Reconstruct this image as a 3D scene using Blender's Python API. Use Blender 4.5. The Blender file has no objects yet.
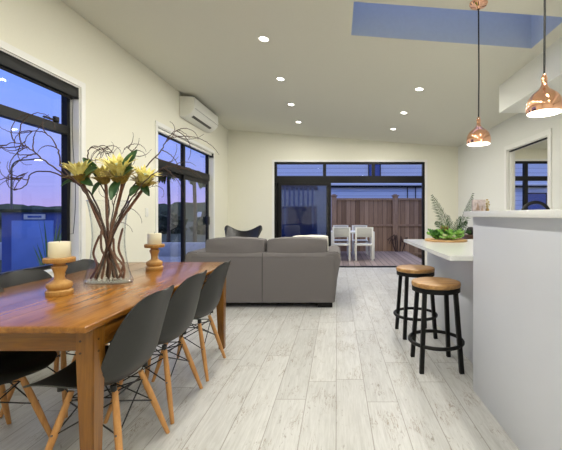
import bpy, bmesh, math, random
from mathutils import Vector, Matrix, noise
R = math.radians
PI = math.pi
random.seed(7)
S = bpy.context.scene
C = S.collection
H = 1.2      # eye height
F = 350.0    # focal length in pixels
def P(px, py, Y):
    return Vector(((px-337.0)*Y/F, Y, H-(py-214.5)*Y/F))

# ------------------------------------------------------------------ helpers
def lin(r, g, b):
    f = lambda c: (c/255/12.92) if c/255 <= .04045 else ((c/255+.055)/1.055)**2.4
    return (f(r), f(g), f(b), 1)

class NT:
    def __init__(s, name):
        s.m = bpy.data.materials.new(name); s.m.use_nodes = True
        s.t = s.m.node_tree; s.t.nodes.clear()
        s.out = s.n('ShaderNodeOutputMaterial')
    def n(s, typ, **kw):
        nd = s.t.nodes.new(typ)
        for k, v in kw.items():
            if k in nd.bl_rna.properties: setattr(nd, k, v)
            else: nd.inputs[k].default_value = v
        return nd
    def l(s, a, b): s.t.links.new(a, b)
    def math(s, op, a, b=None, c=None):
        nd = s.t.nodes.new('ShaderNodeMath'); nd.operation = op
        for i, v in enumerate((a, b, c)):
            if v is None: continue
            if hasattr(v, 'is_linked'): s.l(v, nd.inputs[i])
            else: nd.inputs[i].default_value = v
        return nd.outputs[0]
    def mixc(s, fac, a, b, mode='MIX'):
        nd = s.t.nodes.new('ShaderNodeMix'); nd.data_type = 'RGBA'; nd.blend_type = mode
        for sock, v in ((nd.inputs[0], fac), (nd.inputs[6], a), (nd.inputs[7], b)):
            if hasattr(v, 'is_linked'): s.l(v, sock)
            else: sock.default_value = v
        return nd.outputs[2]
    def bsdf(s, color, rough=.5, metal=0, spec=.5, coat=0, bump=None, bstr=.2, bdist=.01, sss=0, emis=None, estr=0):
        b = s.n('ShaderNodeBsdfPrincipled')
        if hasattr(color, 'is_linked'): s.l(color, b.inputs['Base Color'])
        else: b.inputs['Base Color'].default_value = color
        if hasattr(rough, 'is_linked'): s.l(rough, b.inputs['Roughness'])
        else: b.inputs['Roughness'].default_value = rough
        b.inputs['Metallic'].default_value = metal
        b.inputs['Specular IOR Level'].default_value = spec
        b.inputs['Coat Weight'].default_value = coat
        b.inputs['Coat Roughness'].default_value = .15
        if emis: b.inputs['Emission Color'].default_value = emis; b.inputs['Emission Strength'].default_value = estr
        if bump is not None:
            bp = s.n('ShaderNodeBump', Strength=bstr, Distance=bdist)
            s.l(bump, bp.inputs['Height']); s.l(bp.outputs[0], b.inputs['Normal'])
        s.l(b.outputs[0], s.out.inputs[0])
        return b
    def coords(s, scale=(1, 1, 1), kind='Object'):
        if kind == 'World':
            o = s.n('ShaderNodeNewGeometry').outputs['Position']
        else:
            o = s.n('ShaderNodeTexCoord').outputs[kind]
        mp = s.n('ShaderNodeMapping'); mp.inputs['Scale'].default_value = scale
        s.l(o, mp.inputs['Vector']); return mp.outputs[0]
    def noise(s, vec, scale=5, detail=4, rough=.5, dist=0):
        nd = s.n('ShaderNodeTexNoise', Scale=scale, Detail=detail, Roughness=rough, Distortion=dist)
        s.l(vec, nd.inputs['Vector']); return nd.outputs['Fac']
    def ramp(s, fac, stops, interp='LINEAR'):
        nd = s.n('ShaderNodeValToRGB'); nd.color_ramp.interpolation = interp
        e = nd.color_ramp.elements
        e[0].position = stops[0][0]; e[1].position = stops[-1][0]
        for p, c in stops[1:-1]: e.new(p)
        for i, (p, c) in enumerate(stops): e[i].color = c if len(c) == 4 else (*c, 1)
        s.l(fac, nd.inputs[0]); return nd.outputs[0]

def plain(name, col, rough=.5, metal=0, spec=.5, coat=0, var=.05, nscale=30, bstr=0, emis=None, estr=0):
    t = NT(name); v = t.coords()
    f = t.noise(v, nscale, 3)
    a = tuple(min(1, c*(1-var)) for c in col[:3])+(1,); b = tuple(min(1, c*(1+var)) for c in col[:3])+(1,)
    c = t.ramp(f, [(.3, a), (.7, b)])
    t.bsdf(c, rough, metal, spec, coat, bump=f if bstr else None, bstr=bstr, bdist=.003, emis=emis, estr=estr)
    return t.m

def wood(name, c1, c2, c3, sc=(1, 12, 12), rough=.35, coat=.2, nsc=3.0, spec=.5):
    t = NT(name); v = t.coords(sc)
    f = t.noise(v, nsc, 6, .6, .8); f2 = t.noise(v, nsc*5, 3, .5)
    c = t.ramp(f, [(.28, c1), (.5, c2), (.72, c3)])
    c = t.mixc(.25, c, t.ramp(f2, [(.35, c1), (.65, c3)]))
    t.bsdf(c, rough, 0, spec, coat, bump=f2, bstr=.08, bdist=.002)
    return t.m

M = {}
M['wall'] = plain('wall_paint', (.80, .785, .67, 1), .75, spec=.25, var=.01, nscale=60, bstr=.03)
M['ceil'] = plain('ceiling_paint', (.70, .69, .60, 1), .85, spec=.2, var=.01, nscale=60)
M['rwall'] = plain('cool_wall_paint', (.78, .785, .74, 1), .75, spec=.25, var=.01, nscale=60)
M['trim'] = plain('white_gloss_trim', (.82, .82, .78, 1), .35, var=.01)
M['alu'] = plain('black_aluminium', (.006, .006, .006, 1), .45, spec=.25, var=.1)
M['blackm'] = plain('black_powder_coated_steel', (.005, .005, .005, 1), .5, spec=.25, var=.1)
M['wire'] = plain('black_wire', (.006, .006, .006, 1), .4, var=.1)
M['plastic_b'] = plain('black_plastic', (.012, .012, .012, 1), .35)
M['white'] = plain('white_plastic', (.78, .78, .72, 1), .4, var=.01)
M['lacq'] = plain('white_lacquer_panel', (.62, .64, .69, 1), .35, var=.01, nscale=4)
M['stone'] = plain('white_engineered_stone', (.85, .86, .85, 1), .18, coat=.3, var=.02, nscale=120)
M['shell'] = plain('charcoal_chair_shell', (.022, .0225, .021, 1), .45, var=.05, nscale=80)
M['sofa'] = plain('grey_woven_fabric', (.165, .153, .150, 1), .9, spec=.15, var=.12, nscale=260, bstr=.25)
M['seam'] = plain('dark_seam', (.04, .035, .034, 1), .9, var=.1)
M['linen'] = plain('off_white_linen', (.72, .70, .64, 1), .9, spec=.15, var=.05, nscale=200, bstr=.2)
M['leather'] = plain('black_leather', (.012, .011, .011, 1), .35, var=.2, nscale=60, bstr=.15)
M['wax'] = plain('cream_wax', (.78, .72, .52, 1), .5, var=.03, nscale=20)
M['wick'] = plain('wick', (.1, .07, .04, 1), .9)
M['copper'] = plain('polished_copper', (.90, .52, .36, 1), .04, metal=1, var=.03, nscale=5)
M['shade_in'] = plain('white_enamel', (.9, .88, .85, 1), .4, var=.01)
M['cord'] = plain('black_cord', (.01, .01, .01, 1), .6)
M['twig'] = plain('dark_willow_bark', (.055, .028, .018, 1), .7, var=.4, nscale=60, bstr=.2)
M['stem'] = plain('reddish_stem', (.16, .065, .03, 1), .6, var=.35, nscale=50, bstr=.2)
def petalmat():
    t = NT('yellow_petal'); v = t.coords()
    f = t.noise(v, 26, 3); c = t.ramp(f, [(.32, (.50, .40, .08)), (.48, (.78, .68, .20)), (.7, (.88, .82, .38))])
    t.bsdf(c, .6); return t.m
M['petal'] = petalmat()
M['petal2'] = plain('brown_green_bract', (.28, .20, .04, 1), .6, var=.4, nscale=50)
M['core'] = plain('grey_green_core', (.30, .34, .20, 1), .8, var=.3, nscale=90, bstr=.4)
M['leaf'] = plain('green_leaf', (.03, .085, .02, 1), .45, var=.3, nscale=30)
M['palmleaf'] = plain('palm_leaf', (.035, .085, .025, 1), .7, spec=.15, var=.4, nscale=14)
M['flax'] = plain('flax_leaf', (.09, .20, .07, 1), .5, var=.3, nscale=8)
M['lettuce'] = plain('lettuce_green', (.24, .50, .09, 1), .4, var=.35, nscale=22)
M['lettdark'] = plain('dark_lettuce_green', (.06, .20, .03, 1), .4, var=.4, nscale=22)
M['stalk'] = plain('pale_stalk', (.66, .74, .42, 1), .4, var=.15, nscale=30)
M['artich'] = plain('brown_green_scale', (.24, .15, .04, 1), .6, var=.4, nscale=40)
M['pot'] = plain('grey_ceramic', (.15, .15, .15, 1), .5)
M['soil'] = plain('dark_soil', (.02, .015, .01, 1), .95, var=.4, nscale=40, bstr=.5)
M['outwhite'] = plain('white_outdoor_metal', (.74, .74, .68, 1), .5, var=.02)
M['sling'] = plain('grey_mesh_fabric', (.50, .50, .45, 1), .8, var=.1, nscale=160)
M['bluepaint'] = plain('navy_painted_wall', (.05, .10, .33, 1), .6, var=.12, nscale=3)
M['navy'] = plain('dark_navy_paint', (.03, .06, .2, 1), .6, var=.1, nscale=3)
M['bluelight'] = plain('pale_blue_painted_door', (.15, .27, .62, 1), .5, var=.08, nscale=3)
M['hedge'] = plain('dark_hedge', (.018, .03, .014, 1), .9, var=.5, nscale=6, bstr=.5)
M['hill'] = plain('distant_bush', (.022, .04, .022, 1), .95, var=.5, nscale=.3)
M['grass'] = plain('night_grass', (.035, .05, .028, 1), .95, var=.3, nscale=5)
M['rock'] = plain('garden_rock', (.16, .16, .16, 1), .9, var=.4, nscale=12, bstr=.4)
M['trunk'] = plain('palm_trunk', (.06, .045, .035, 1), .9, var=.3, nscale=12, bstr=.4)
M['galv'] = plain('galvanised_steel', (.10, .10, .11, 1), .5, metal=.3)
M['concrete'] = plain('pale_masonry', (.42, .46, .5, 1), .85, var=.1, nscale=8)
M['brownbox'] = wood('dark_brown_cabinet', (.05, .025, .015), (.10, .05, .03), (.15, .08, .05), (1, 12, 12))
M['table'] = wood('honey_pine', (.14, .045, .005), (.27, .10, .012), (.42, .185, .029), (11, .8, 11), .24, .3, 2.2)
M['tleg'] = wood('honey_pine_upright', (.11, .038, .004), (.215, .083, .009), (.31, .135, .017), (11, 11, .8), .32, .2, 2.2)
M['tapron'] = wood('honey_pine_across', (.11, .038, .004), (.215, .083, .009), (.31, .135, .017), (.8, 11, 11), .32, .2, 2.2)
M['peg'] = plain('dark_peg', (.06, .025, .012, 1), .6)
M['beech'] = wood('beech_dowel', (.46, .20, .05), (.58, .28, .085), (.66, .35, .12), (14, 14, 1), .4, .1, 3)
M['turned'] = wood('turned_light_wood', (.38, .18, .045), (.49, .26, .07), (.57, .33, .10), (14, 14, 1.5), .5, 0, 3)
M['stoolwood'] = wood('stool_top_wood', (.20, .09, .025), (.44, .235, .075), (.60, .36, .14), (1.3, 12, 12), .42, .1, 2.5)
M['board'] = wood('chopping_board', (.42, .22, .08), (.58, .34, .13), (.66, .42, .2), (1, 10, 10), .5, 0, 3)

def glass(name, tint=(1, 1, 1, 1), edge=False):
    t = NT(name)
    tr = t.n('ShaderNodeBsdfTransparent'); tr.inputs[0].default_value = tint
    gl = t.n('ShaderNodeBsdfGlossy'); gl.inputs['Roughness'].default_value = 0
    mx = t.n('ShaderNodeMixShader')
    fc = t.n('ShaderNodeLayerWeight', Blend=.5).outputs['Facing']
    fr = t.math('MULTIPLY_ADD', t.math('POWER', fc, 5.0), .9, .025)
    if edge:
        lw = t.n('ShaderNodeLayerWeight', Blend=.35)
        cl = t.ramp(lw.outputs['Facing'], [(0, (1, 1, 1)), (.45, (.97, .98, .985)), (.8, (.72, .80, .86)), (1, (.42, .53, .62))])
        t.l(cl, tr.inputs[0])
    t.l(fr, mx.inputs[0]); t.l(tr.outputs[0], mx.inputs[1]); t.l(gl.outputs[0], mx.inputs[2])
    t.l(mx.outputs[0], t.out.inputs[0])
    return t.m
M['glass'] = glass('window_glass', (.97, .97, .98, 1))
M['tint'] = glass('grey_tinted_glass', (.70, .74, .78, 1))
M['vase'] = glass('clear_vase_glass', edge=True)

def emit(name, col, s):
    t = NT(name); e = t.n('ShaderNodeEmission'); e.inputs[0].default_value = col; e.inputs[1].default_value = s
    t.l(e.outputs[0], t.out.inputs[0]); return t.m
M['lamp'] = emit('downlight_lens', (1, .95, .86, 1), 12)
M['bulb'] = emit('bulb', (1, .93, .82, 1), 9)
M['street'] = emit('street_lamp_lens', (1, .93, .8, 1), 6)

# floor: whitewashed planks running away from the camera
def floor_mat():
    t = NT('whitewashed_plank_floor')
    g = t.n('ShaderNodeNewGeometry'); sp = t.n('ShaderNodeSeparateXYZ'); t.l(g.outputs['Position'], sp.inputs[0])
    x, y = sp.outputs[0], sp.outputs[1]
    u = t.math('DIVIDE', t.math('ADD', x, .005), .197)
    col = t.math('FLOOR', u)
    wn = t.n('ShaderNodeTexWhiteNoise', noise_dimensions='1D'); t.l(t.math('MULTIPLY', col, 1.37), wn.inputs['W'])
    v = t.math('ADD', t.math('DIVIDE', y, 1.38), t.math('MULTIPLY', wn.outputs['Value'], 3.7))
    row = t.math('FLOOR', v)
    cb = t.n('ShaderNodeCombineXYZ'); t.l(col, cb.inputs[0]); t.l(row, cb.inputs[1])
    wid = t.n('ShaderNodeTexWhiteNoise', noise_dimensions='2D'); t.l(cb.outputs[0], wid.inputs['Vector'])
    idv = wid.outputs['Value']
    fu = t.math('FRACT', u); fv = t.math('FRACT', v)
    du = t.math('MINIMUM', fu, t.math('SUBTRACT', 1, fu)); dv = t.math('MINIMUM', fv, t.math('SUBTRACT', 1, fv))
    gap = t.math('MAXIMUM', t.math('LESS_THAN', du, .014), t.math('LESS_THAN', dv, .0022))
    # per-plank shifted coordinates
    c2 = t.n('ShaderNodeCombineXYZ')
    t.l(t.math('ADD', x, t.math('MULTIPLY', idv, 9.0)), c2.inputs[0]); t.l(t.math('ADD', y, t.math('MULTIPLY', idv, 23.0)), c2.inputs[1])
    def mp(sc):
        m = t.n('ShaderNodeMapping'); m.inputs['Scale'].default_value = sc; t.l(c2.outputs[0], m.inputs[0]); return m.outputs[0]
    grain = t.noise(mp((26, 2.2, 1)), 1.6, 6, .65, .6)
    fine = t.noise(mp((90, 5, 1)), 1.5, 3, .6)
    cloud = t.noise(mp((4, 1.2, 1)), 1.4, 3, .5)
    base = t.ramp(grain, [(.25, (.37, .365, .345)), (.5, (.53, .53, .51)), (.78, (.67, .67, .65))])
    base = t.mixc(.3, base, t.ramp(fine, [(.35, (.42, .41, .38)), (.65, (.66, .655, .63))]))
    base = t.mixc(t.math('MULTIPLY', cloud, .35), base, (.55, .545, .53, 1))
    # splits: thin dark broken streaks
    st = t.noise(mp((34, 3.4, 1)), 1.25, 4, .6, 1.1)
    gate = t.noise(mp((5, 2.6, 1)), 1.3, 2, .5)
    crack = t.math('MULTIPLY', t.ramp(st, [(.475, (0, 0, 0)), (.5, (1, 1, 1)), (.525, (0, 0, 0))]), t.ramp(gate, [(.50, (0, 0, 0)), (.58, (1, 1, 1))]))
    base = t.mixc(t.math('MULTIPLY', crack, .9), base, (.22, .165, .11, 1))
    # smudgy knots
    kn = t.noise(mp((13, 5, 1)), 1.4, 5, .7, 1.8)
    kf = t.ramp(kn, [(.61, (0, 0, 0)), (.69, (1, 1, 1))])
    base = t.mixc(t.math('MULTIPLY', kf, .7), base, (.20, .175, .14, 1))
    tone = t.math('ADD', t.math('MULTIPLY', idv, .16), .88)
    tn = t.n('ShaderNodeCombineColor'); [t.l(tone, tn.inputs[i]) for i in range(3)]
    base = t.mixc(1, base, tn.outputs[0], 'MULTIPLY')
    base = t.mixc(t.math('MULTIPLY', gap, .6), base, (.16, .14, .11, 1))
    t.bsdf(base, .36, 0, .45, 0, bump=t.math('SUBTRACT', grain, t.math('MULTIPLY', gap, 1.5)), bstr=.12, bdist=.002)
    return t.m
M['floor'] = floor_mat()

def stripes(name, axis, pitch, c1, c2, gapc, gapw, rough=.7, grain=(1, 1, 14), bstr=.4):
    t = NT(name)
    g = t.n('ShaderNodeNewGeometry'); sp = t.n('ShaderNodeSeparateXYZ'); t.l(g.outputs['Position'], sp.inputs[0])
    u = t.math('DIVIDE', sp.outputs[axis], pitch); f = t.math('FRACT', u)
    wn = t.n('ShaderNodeTexWhiteNoise', noise_dimensions='1D'); t.l(t.math('FLOOR', u), wn.inputs['W'])
    gr = t.noise(t.coords(grain, 'World'), 2.2, 5, .6, .5)
    mixf = t.math('ADD', t.math('MULTIPLY', wn.outputs['Value'], .5), t.math('MULTIPLY', gr, .5))
    c = t.ramp(mixf, [(.25, c1), (.75, c2)])
    gp = t.math('LESS_THAN', f, gapw)
    c = t.mixc(gp, c, (*gapc, 1))
    t.bsdf(c, rough, 0, .3, 0, bump=t.math('SUBTRACT', 1, gp), bstr=bstr, bdist=.01)
    return t.m
M['deck'] = stripes('hardwood_deck_boards', 0, .14, (.20, .15, .13), (.34, .27, .23), (.03, .025, .02), .07, grain=(14, 1, 1))
M['paling'] = stripes('timber_fence_palings', 0, .15, (.19, .11, .06), (.40, .26, .16), (.05, .025, .02), .07, grain=(14, 14, 1.2))
M['post'] = wood('timber_fence_post', (.20, .12, .07), (.32, .20, .12), (.42, .28, .18), (12, 12, 1), .8, 0, 3)
M['cladding'] = stripes('weatherboard_cladding', 2, .2, (.82, .86, .90), (.86, .90, .94), (.45, .46, .5), .08, grain=(1, 1, 1))
M['paving'] = stripes('concrete_terrace', 0, .9, (.22, .24, .28), (.28, .30, .34), (.12, .12, .14), .02)

class MB:
    """collects shapes into one mesh"""
    def __init__(s): s.bm = bmesh.new()
    def box(s, a, b, bevel=0, rot=None, seg=2, piv=None):
        a = Vector(a); b = Vector(b); c = (a+b)/2; d = b-a
        mt = Matrix.Translation(c) @ Matrix.Diagonal((abs(d.x), abs(d.y), abs(d.z), 1))
        r = bmesh.ops.create_cube(s.bm, size=1, matrix=mt)
        vs = r['verts']
        if bevel:
            es = list({e for v in vs for e in v.link_edges})
            rb = bmesh.ops.bevel(s.bm, geom=es, offset=bevel, segments=seg, affect='EDGES', profile=.5)
            vs = list({v for f in rb['faces'] for v in f.verts} | {v for v in vs if v.is_valid})
        if rot is not None:
            bmesh.ops.rotate(s.bm, verts=vs, cent=piv if piv is not None else c, matrix=rot)
        return s
    def tube(s, pts, r, seg=8, cap=True, closed=False, sq=None):
        pts = [Vector(p) for p in pts]; n = len(pts)
        rs = r if isinstance(r, (list, tuple)) else [r]*n
        rings = []; up = None
        for i, p in enumerate(pts):
            if closed: d = pts[(i+1) % n]-pts[i-1]
            else: d = pts[min(i+1, n-1)]-pts[max(i-1, 0)]
            if d.length < 1e-9: d = Vector((0, 0, 1))
            d.normalize()
            if up is None:
                up = Vector((0, 0, 1)) if abs(d.z) < .9 else Vector((1, 0, 0))
            x = up - d*up.dot(d)
            if x.length < 1e-6: x = d.orthogonal()
            x.normalize(); y = d.cross(x); up = x
            off = PI/seg if sq else 0
            rings.append([s.bm.verts.new(p + (x*math.cos(off+2*PI*k/seg)+y*math.sin(off+2*PI*k/seg))*rs[i]) for k in range(seg)])
        m = n if closed else n-1
        for i in range(m):
            a, b = rings[i], rings[(i+1) % n]
            for k in range(seg):
                s.bm.faces.new((a[k], a[(k+1) % seg], b[(k+1) % seg], b[k]))
        if cap and not closed:
            s.bm.faces.new(list(reversed(rings[0]))); s.bm.faces.new(rings[-1])
        return s
    def lathe(s, prof, c=(0, 0, 0), seg=28, sx=1, sy=1, cap=True):
        c = Vector(c); rings = []
        for r, z in prof:
            if r < 1e-5: rings.append([s.bm.verts.new(c+Vector((0, 0, z)))])
            else: rings.append([s.bm.verts.new(c+Vector((r*sx*math.cos(2*PI*k/seg), r*sy*math.sin(2*PI*k/seg), z))) for k in range(seg)])
        for a, b in zip(rings, rings[1:]):
            for k in range(seg):
                k2 = (k+1) % seg
                if len(a) == 1 and len(b) == 1: continue
                if len(a) == 1: s.bm.faces.new((a[0], b[k2], b[k]))
                elif len(b) == 1: s.bm.faces.new((a[k], a[k2], b[0]))
                else: s.bm.faces.new((a[k], a[k2], b[k2], b[k]))
        if cap:
            if len(rings[0]) > 1: s.bm.faces.new(list(reversed(rings[0])))
            if len(rings[-1]) > 1: s.bm.faces.new(rings[-1])
        return s
    def grid(s, fn, nu, nv, thick=0):
        """surface fn(u,v) u,v in 0..1; thick: list-offset closed shell"""
        G = [[Vector(fn(i/nu, j/nv)) for j in range(nv+1)] for i in range(nu+1)]
        if thick:
            N = [[None]*(nv+1) for _ in range(nu+1)]
            for i in range(nu+1):
                for j in range(nv+1):
                    du = G[min(i+1, nu)][j]-G[max(i-1, 0)][j]; dv = G[i][min(j+1, nv)]-G[i][max(j-1, 0)]
                    nn = du.cross(dv); N[i][j] = nn.normalized() if nn.length > 1e-9 else Vector((0, 0, 1))
            A = [[s.bm.verts.new(G[i][j]+N[i][j]*thick/2) for j in range(nv+1)] for i in range(nu+1)]
            B = [[s.bm.verts.new(G[i][j]-N[i][j]*thick/2) for j in range(nv+1)] for i in range(nu+1)]
        else:
            A = [[s.bm.verts.new(G[i][j]) for j in range(nv+1)] for i in range(nu+1)]; B = None
        for i in range(nu):
            for j in range(nv):
                s.bm.faces.new((A[i][j], A[i+1][j], A[i+1][j+1], A[i][j+1]))
                if B: s.bm.faces.new((B[i][j], B[i][j+1], B[i+1][j+1], B[i+1][j]))
        if B:
            for i in range(nu):
                s.bm.faces.new((A[i][0], B[i][0], B[i+1][0], A[i+1][0]))
                s.bm.faces.new((A[i][nv], A[i+1][nv], B[i+1][nv], B[i][nv]))
            for j in range(nv):
                s.bm.faces.new((A[0][j], A[0][j+1], B[0][j+1], B[0][j]))
                s.bm.faces.new((A[nu][j], B[nu][j], B[nu][j+1], A[nu][j+1]))
        return s
    def prism(s, poly, axis, a, b):
        """poly: 2D points in the two other axes, extruded along axis from a to b"""
        def mk(p, t):
            if axis == 'x': return Vector((t, p[0], p[1]))
            if axis == 'y': return Vector((p[0], t, p[1]))
            return Vector((p[0], p[1], t))
        A = [s.bm.verts.new(mk(p, a)) for p in poly]; B = [s.bm.verts.new(mk(p, b)) for p in poly]
        s.bm.faces.new(A); s.bm.faces.new(list(reversed(B)))
        n = len(poly)
        for i in range(n): s.bm.faces.new((A[i], B[i], B[(i+1) % n], A[(i+1) % n]))
        return s
    def build(s, name, mat, parent=None, smooth=True, origin=None):
        bmesh.ops.recalc_face_normals(s.bm, faces=s.bm.faces)
        me = bpy.data.meshes.new(name)
        if origin is not None:
            bmesh.ops.translate(s.bm, verts=s.bm.verts, vec=-Vector(origin))
        s.bm.to_mesh(me); s.bm.free()
        me.materials.append(mat)
        if smooth:
            for p in me.polygons: p.use_smooth = True
            try: me.set_sharp_from_angle(angle=R(38))
            except Exception: pass
        o = bpy.data.objects.new(name, me); C.objects.link(o)
        if parent: o.parent = parent
        if origin is not None: o.location = origin
        return o

def thing(name, label, cat, loc=(0, 0, 0), rz=0, group=None):
    o = bpy.data.objects.new(name, None); C.objects.link(o); o.empty_display_size = .1
    o.location = loc; o.rotation_euler = (0, 0, rz); o['label'] = label; o['category'] = cat
    if group: o['group'] = group
    return o
def tag(o, label, cat, group=None, kind=None):
    o['label'] = label; o['category'] = cat
    if group: o['group'] = group
    if kind: o['kind'] = kind
    return o
def struct(o): o['kind'] = 'structure'; return o
def sthing(name):
    o = bpy.data.objects.new(name, None); C.objects.link(o); o['kind'] = 'structure'; return o
def dup(root, loc=None, rz=None, label=None, group=None, parent=None):
    r = root.copy(); C.objects.link(r)
    if parent: r.parent = parent
    if loc is not None: r.location = loc
    if rz is not None: r.rotation_euler = (0, 0, rz)
    if label: r['label'] = label
    if group: r['group'] = group
    for ch in list(root.children): dup(ch, parent=r)
    return r

# ------------------------------------------------------------------ room shell
XL, XR, YB, YF = -2.468, 2.74, 7.925, -2.2
def ceilz(x): return 2.931-.0739*x
TH = .14
struct(MB().box((XL-TH, YF-.1, -.12), (5.9, YB+.14, 0)).build('floor', M['floor'], smooth=False))
# left wall with two openings
W1 = (1.35, 3.36, .70, 2.42); W2 = (4.80, 6.98, 0, 2.42)
b = MB(); x0, x1 = XL-TH, XL
b.box((x0, YF, 0), (x1, W1[0], 3.3)); b.box((x0, W1[0], 0), (x1, W1[1], W1[2])); b.box((x0, W1[0], W1[3]), (x1, W1[1], 3.3))
b.box((x0, W1[1], 0), (x1, W2[0], 3.3)); b.box((x0, W2[0], W2[3]), (x1, W2[1], 3.3)); b.box((x0, W2[1], 0), (x1, YB+TH, 3.3))
struct(b.build('wall_left', M['wall'], smooth=False))
# back wall
D = (-1.42, 1.99, 0, 2.39)
b = MB(); y0, y1 = YB, YB+TH
b.box((XL, y0, 0), (D[0], y1, 3.3)); b.box((D[0], y0, D[3]), (D[1], y1, 3.3)); b.box((D[1], y0, 0), (XR+.12, y1, 3.3))
struct(b.build('wall_back', M['wall'], smooth=False))
# right wall with doorway
DR = (4.53, 5.63, 0, 2.23)
b = MB(); x0, x1 = XR, XR+.12
b.box((x0, YF, 0), (x1, DR[0], 3.0)); b.box((x0, DR[0], DR[3]), (x1, DR[1], 3.0)); b.box((x0, DR[1], 0), (x1, YB, 3.0))
struct(b.build('wall_right', M['rwall'], smooth=False))
struct(MB().box((XL-TH, YF-.12, 0), (XR+.12, YF, 3.3)).build('wall_front', M['wall'], smooth=False))
# sloping ceiling with skylight hole
SK = (.135, 1.866, 2.83, 3.36)
def slab(b, xa, xb, ya, yb, t=.16):
    b.prism([(xa, ceilz(xa)), (xb, ceilz(xb)), (xb, ceilz(xb)+t), (xa, ceilz(xa)+t)], 'y', ya, yb)
b = MB()
slab(b, XL, XR, YF, SK[2]); slab(b, XL, XR, SK[3], YB); slab(b, XL, SK[0], SK[2], SK[3]); slab(b, SK[1], XR, SK[2], SK[3])
struct(b.build('ceiling', M['ceil'], smooth=False))
# skylight shaft
b = MB(); zt = 3.62
def shaftw(xa, xb, ya, yb): b.prism([(xa, ceilz(xa)+.001), (xb, ceilz(xb)+.001), (xb, zt), (xa, zt)], 'y', ya, yb)
shaftw(SK[0]-.04, SK[0]+.002, SK[2]-.04, SK[3]+.04); shaftw(SK[1]-.002, SK[1]+.04, SK[2]-.04, SK[3]+.04)
shaftw(SK[0], SK[1], SK[2]-.04, SK[2]+.002); shaftw(SK[0], SK[1], SK[3]-.002, SK[3]+.04)
w4 = sthing('window_4'); b.build('skylight_shaft', plain('white_shaft_dusk_tint', (.50, .57, .66, 1), .7, spec=.2, var=.02), w4, smooth=False)  # white plaster shaft; blue dusk light and shade put into its colour
MB().box((SK[0]-.02, SK[2]-.02, zt), (SK[1]+.02, SK[3]+.02, zt+.008)).build('skylight_pane', M['glass'], w4, smooth=False)
# bulkhead over the kitchen
b = MB(); b.prism([(2.0, 2.452), (XR, 2.452), (XR, ceilz(XR)+.02), (2.0, ceilz(2.0)+.02)], 'y', YF, 4.316)
struct(b.build('trim_1', M['rwall'], smooth=False))
# neighbouring room
b = MB(); b.box((XR+.12, 2.0, 0), (5.9, 2.12, 2.69)); b.box((5.78, 2.12, 0), (5.9, YB, 2.69))
W3 = (3.98, 5.5, .5, 2.41)
b.box((XR+.12, YB, 0), (W3[0], YB+TH, 2.9)); b.box((W3[1], YB, 0), (5.9, YB+TH, 2.9)); b.box((W3[0], YB, 0), (W3[1], YB+TH, W3[2])); b.box((W3[0], YB, W3[3]), (W3[1], YB+TH, 2.9))
struct(b.build('wall_far_room', M['wall'], smooth=False))
struct(MB().box((XR+.12, 2.0, 2.69), (5.9, YB+TH, 2.8)).build('ceiling_far_room', M['ceil'], smooth=False))

# baseboards
def bb(name, a, c): struct(MB().box(a, c, .004).build(name, M['trim'], smooth=False))
b = MB()
for ya, yb in ((YF, 4.74), (7.04, YB)): b.box((XL, ya, 0), (XL+.014, yb, .09))
struct(b.build('baseboard_left', M['trim'], smooth=False))
b = MB(); b.box((XL+.014, YB-.014, 0), (D[0]-.06, YB, .09)); b.box((D[1]+.06, YB-.014, 0), (XR-.014, YB, .09))
struct(b.build('baseboard_back', M['trim'], smooth=False))
b = MB(); b.box((XR-.014, DR[1]+.17, 0), (XR, YB, .09)); b.box((XR-.014, YF, 0), (XR, DR[0]-.08, .09))
struct(b.build('baseboard_right', M['trim'], smooth=False))

# trims around openings on the left wall / back wall / right wall
def trim_left(name, w, tw=.055, floor=False):
    b = MB(); x0, x1 = XL, XL+.016
    b.box((x0, w[0]-tw, 0 if floor else w[2]-tw), (x1, w[0], w[3]+tw)); b.box((x0, w[1], 0 if floor else w[2]-tw), (x1, w[1]+tw, w[3]+tw))
    b.box((x0, w[0], w[3]), (x1, w[1], w[3]+tw))
    if not floor: b.box((x0, w[0], w[2]-tw), (x1, w[1], w[2]))
    # painted reveals lining the opening
    b.box((XL-TH+.055, w[0], w[2]), (x0, w[0]+.012, w[3])); b.box((XL-TH+.055, w[1]-.012, w[2]), (x0, w[1], w[3]))
    b.box((XL-TH+.055, w[0]+.012, w[3]-.012), (x0, w[1]-.012, w[3]))
    if not floor: b.box((XL-TH+.055, w[0]+.012, w[2]), (x0+.02, w[1]-.012, w[2]+.015))
    struct(b.build(name, M['trim'], smooth=False))
trim_left('trim_2', W1); trim_left('trim_3', W2, floor=True)
b = MB(); tw = .05
b.box((D[0]-tw, YB-.016, 0), (D[0], YB, D[3]+tw)); b.box((D[1], YB-.016, 0), (D[1]+tw, YB, D[3]+tw)); b.box((D[0], YB-.016, D[3]), (D[1], YB, D[3]+tw))
struct(b.build('trim_4', M['trim'], smooth=False))
b = MB(); tw = .07
b.box((XR-.016, DR[0]-tw, 0), (XR, DR[0], DR[3]+tw)); b.box((XR-.016, DR[1], 0), (XR, DR[1]+.08, DR[3]+tw)); b.box((XR-.016, DR[0], DR[3]), (XR, DR[1], DR[3]+tw))
b.box((XR, DR[0], 0), (XR+.12, DR[0]+.012, DR[3])); b.box((XR, DR[1]-.012, 0), (XR+.12, DR[1], DR[3])); b.box((XR, DR[0], DR[3]-.012), (XR+.12, DR[1], DR[3]))
struct(b.build('trim_5', M['trim'], smooth=False))
d3 = sthing('door_3')
MB().box((XR+.04, DR[1]-.035, .01), (XR+.08, DR[1]-.012, DR[3]-.02), .003).build('door_leaf', M['trim'], d3)
MB().box((XR+.02, DR[0]+.02, DR[3]-.03), (XR+.05, DR[1]-.02, DR[3]-.013)).build('door_track', M['alu'], d3)
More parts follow.
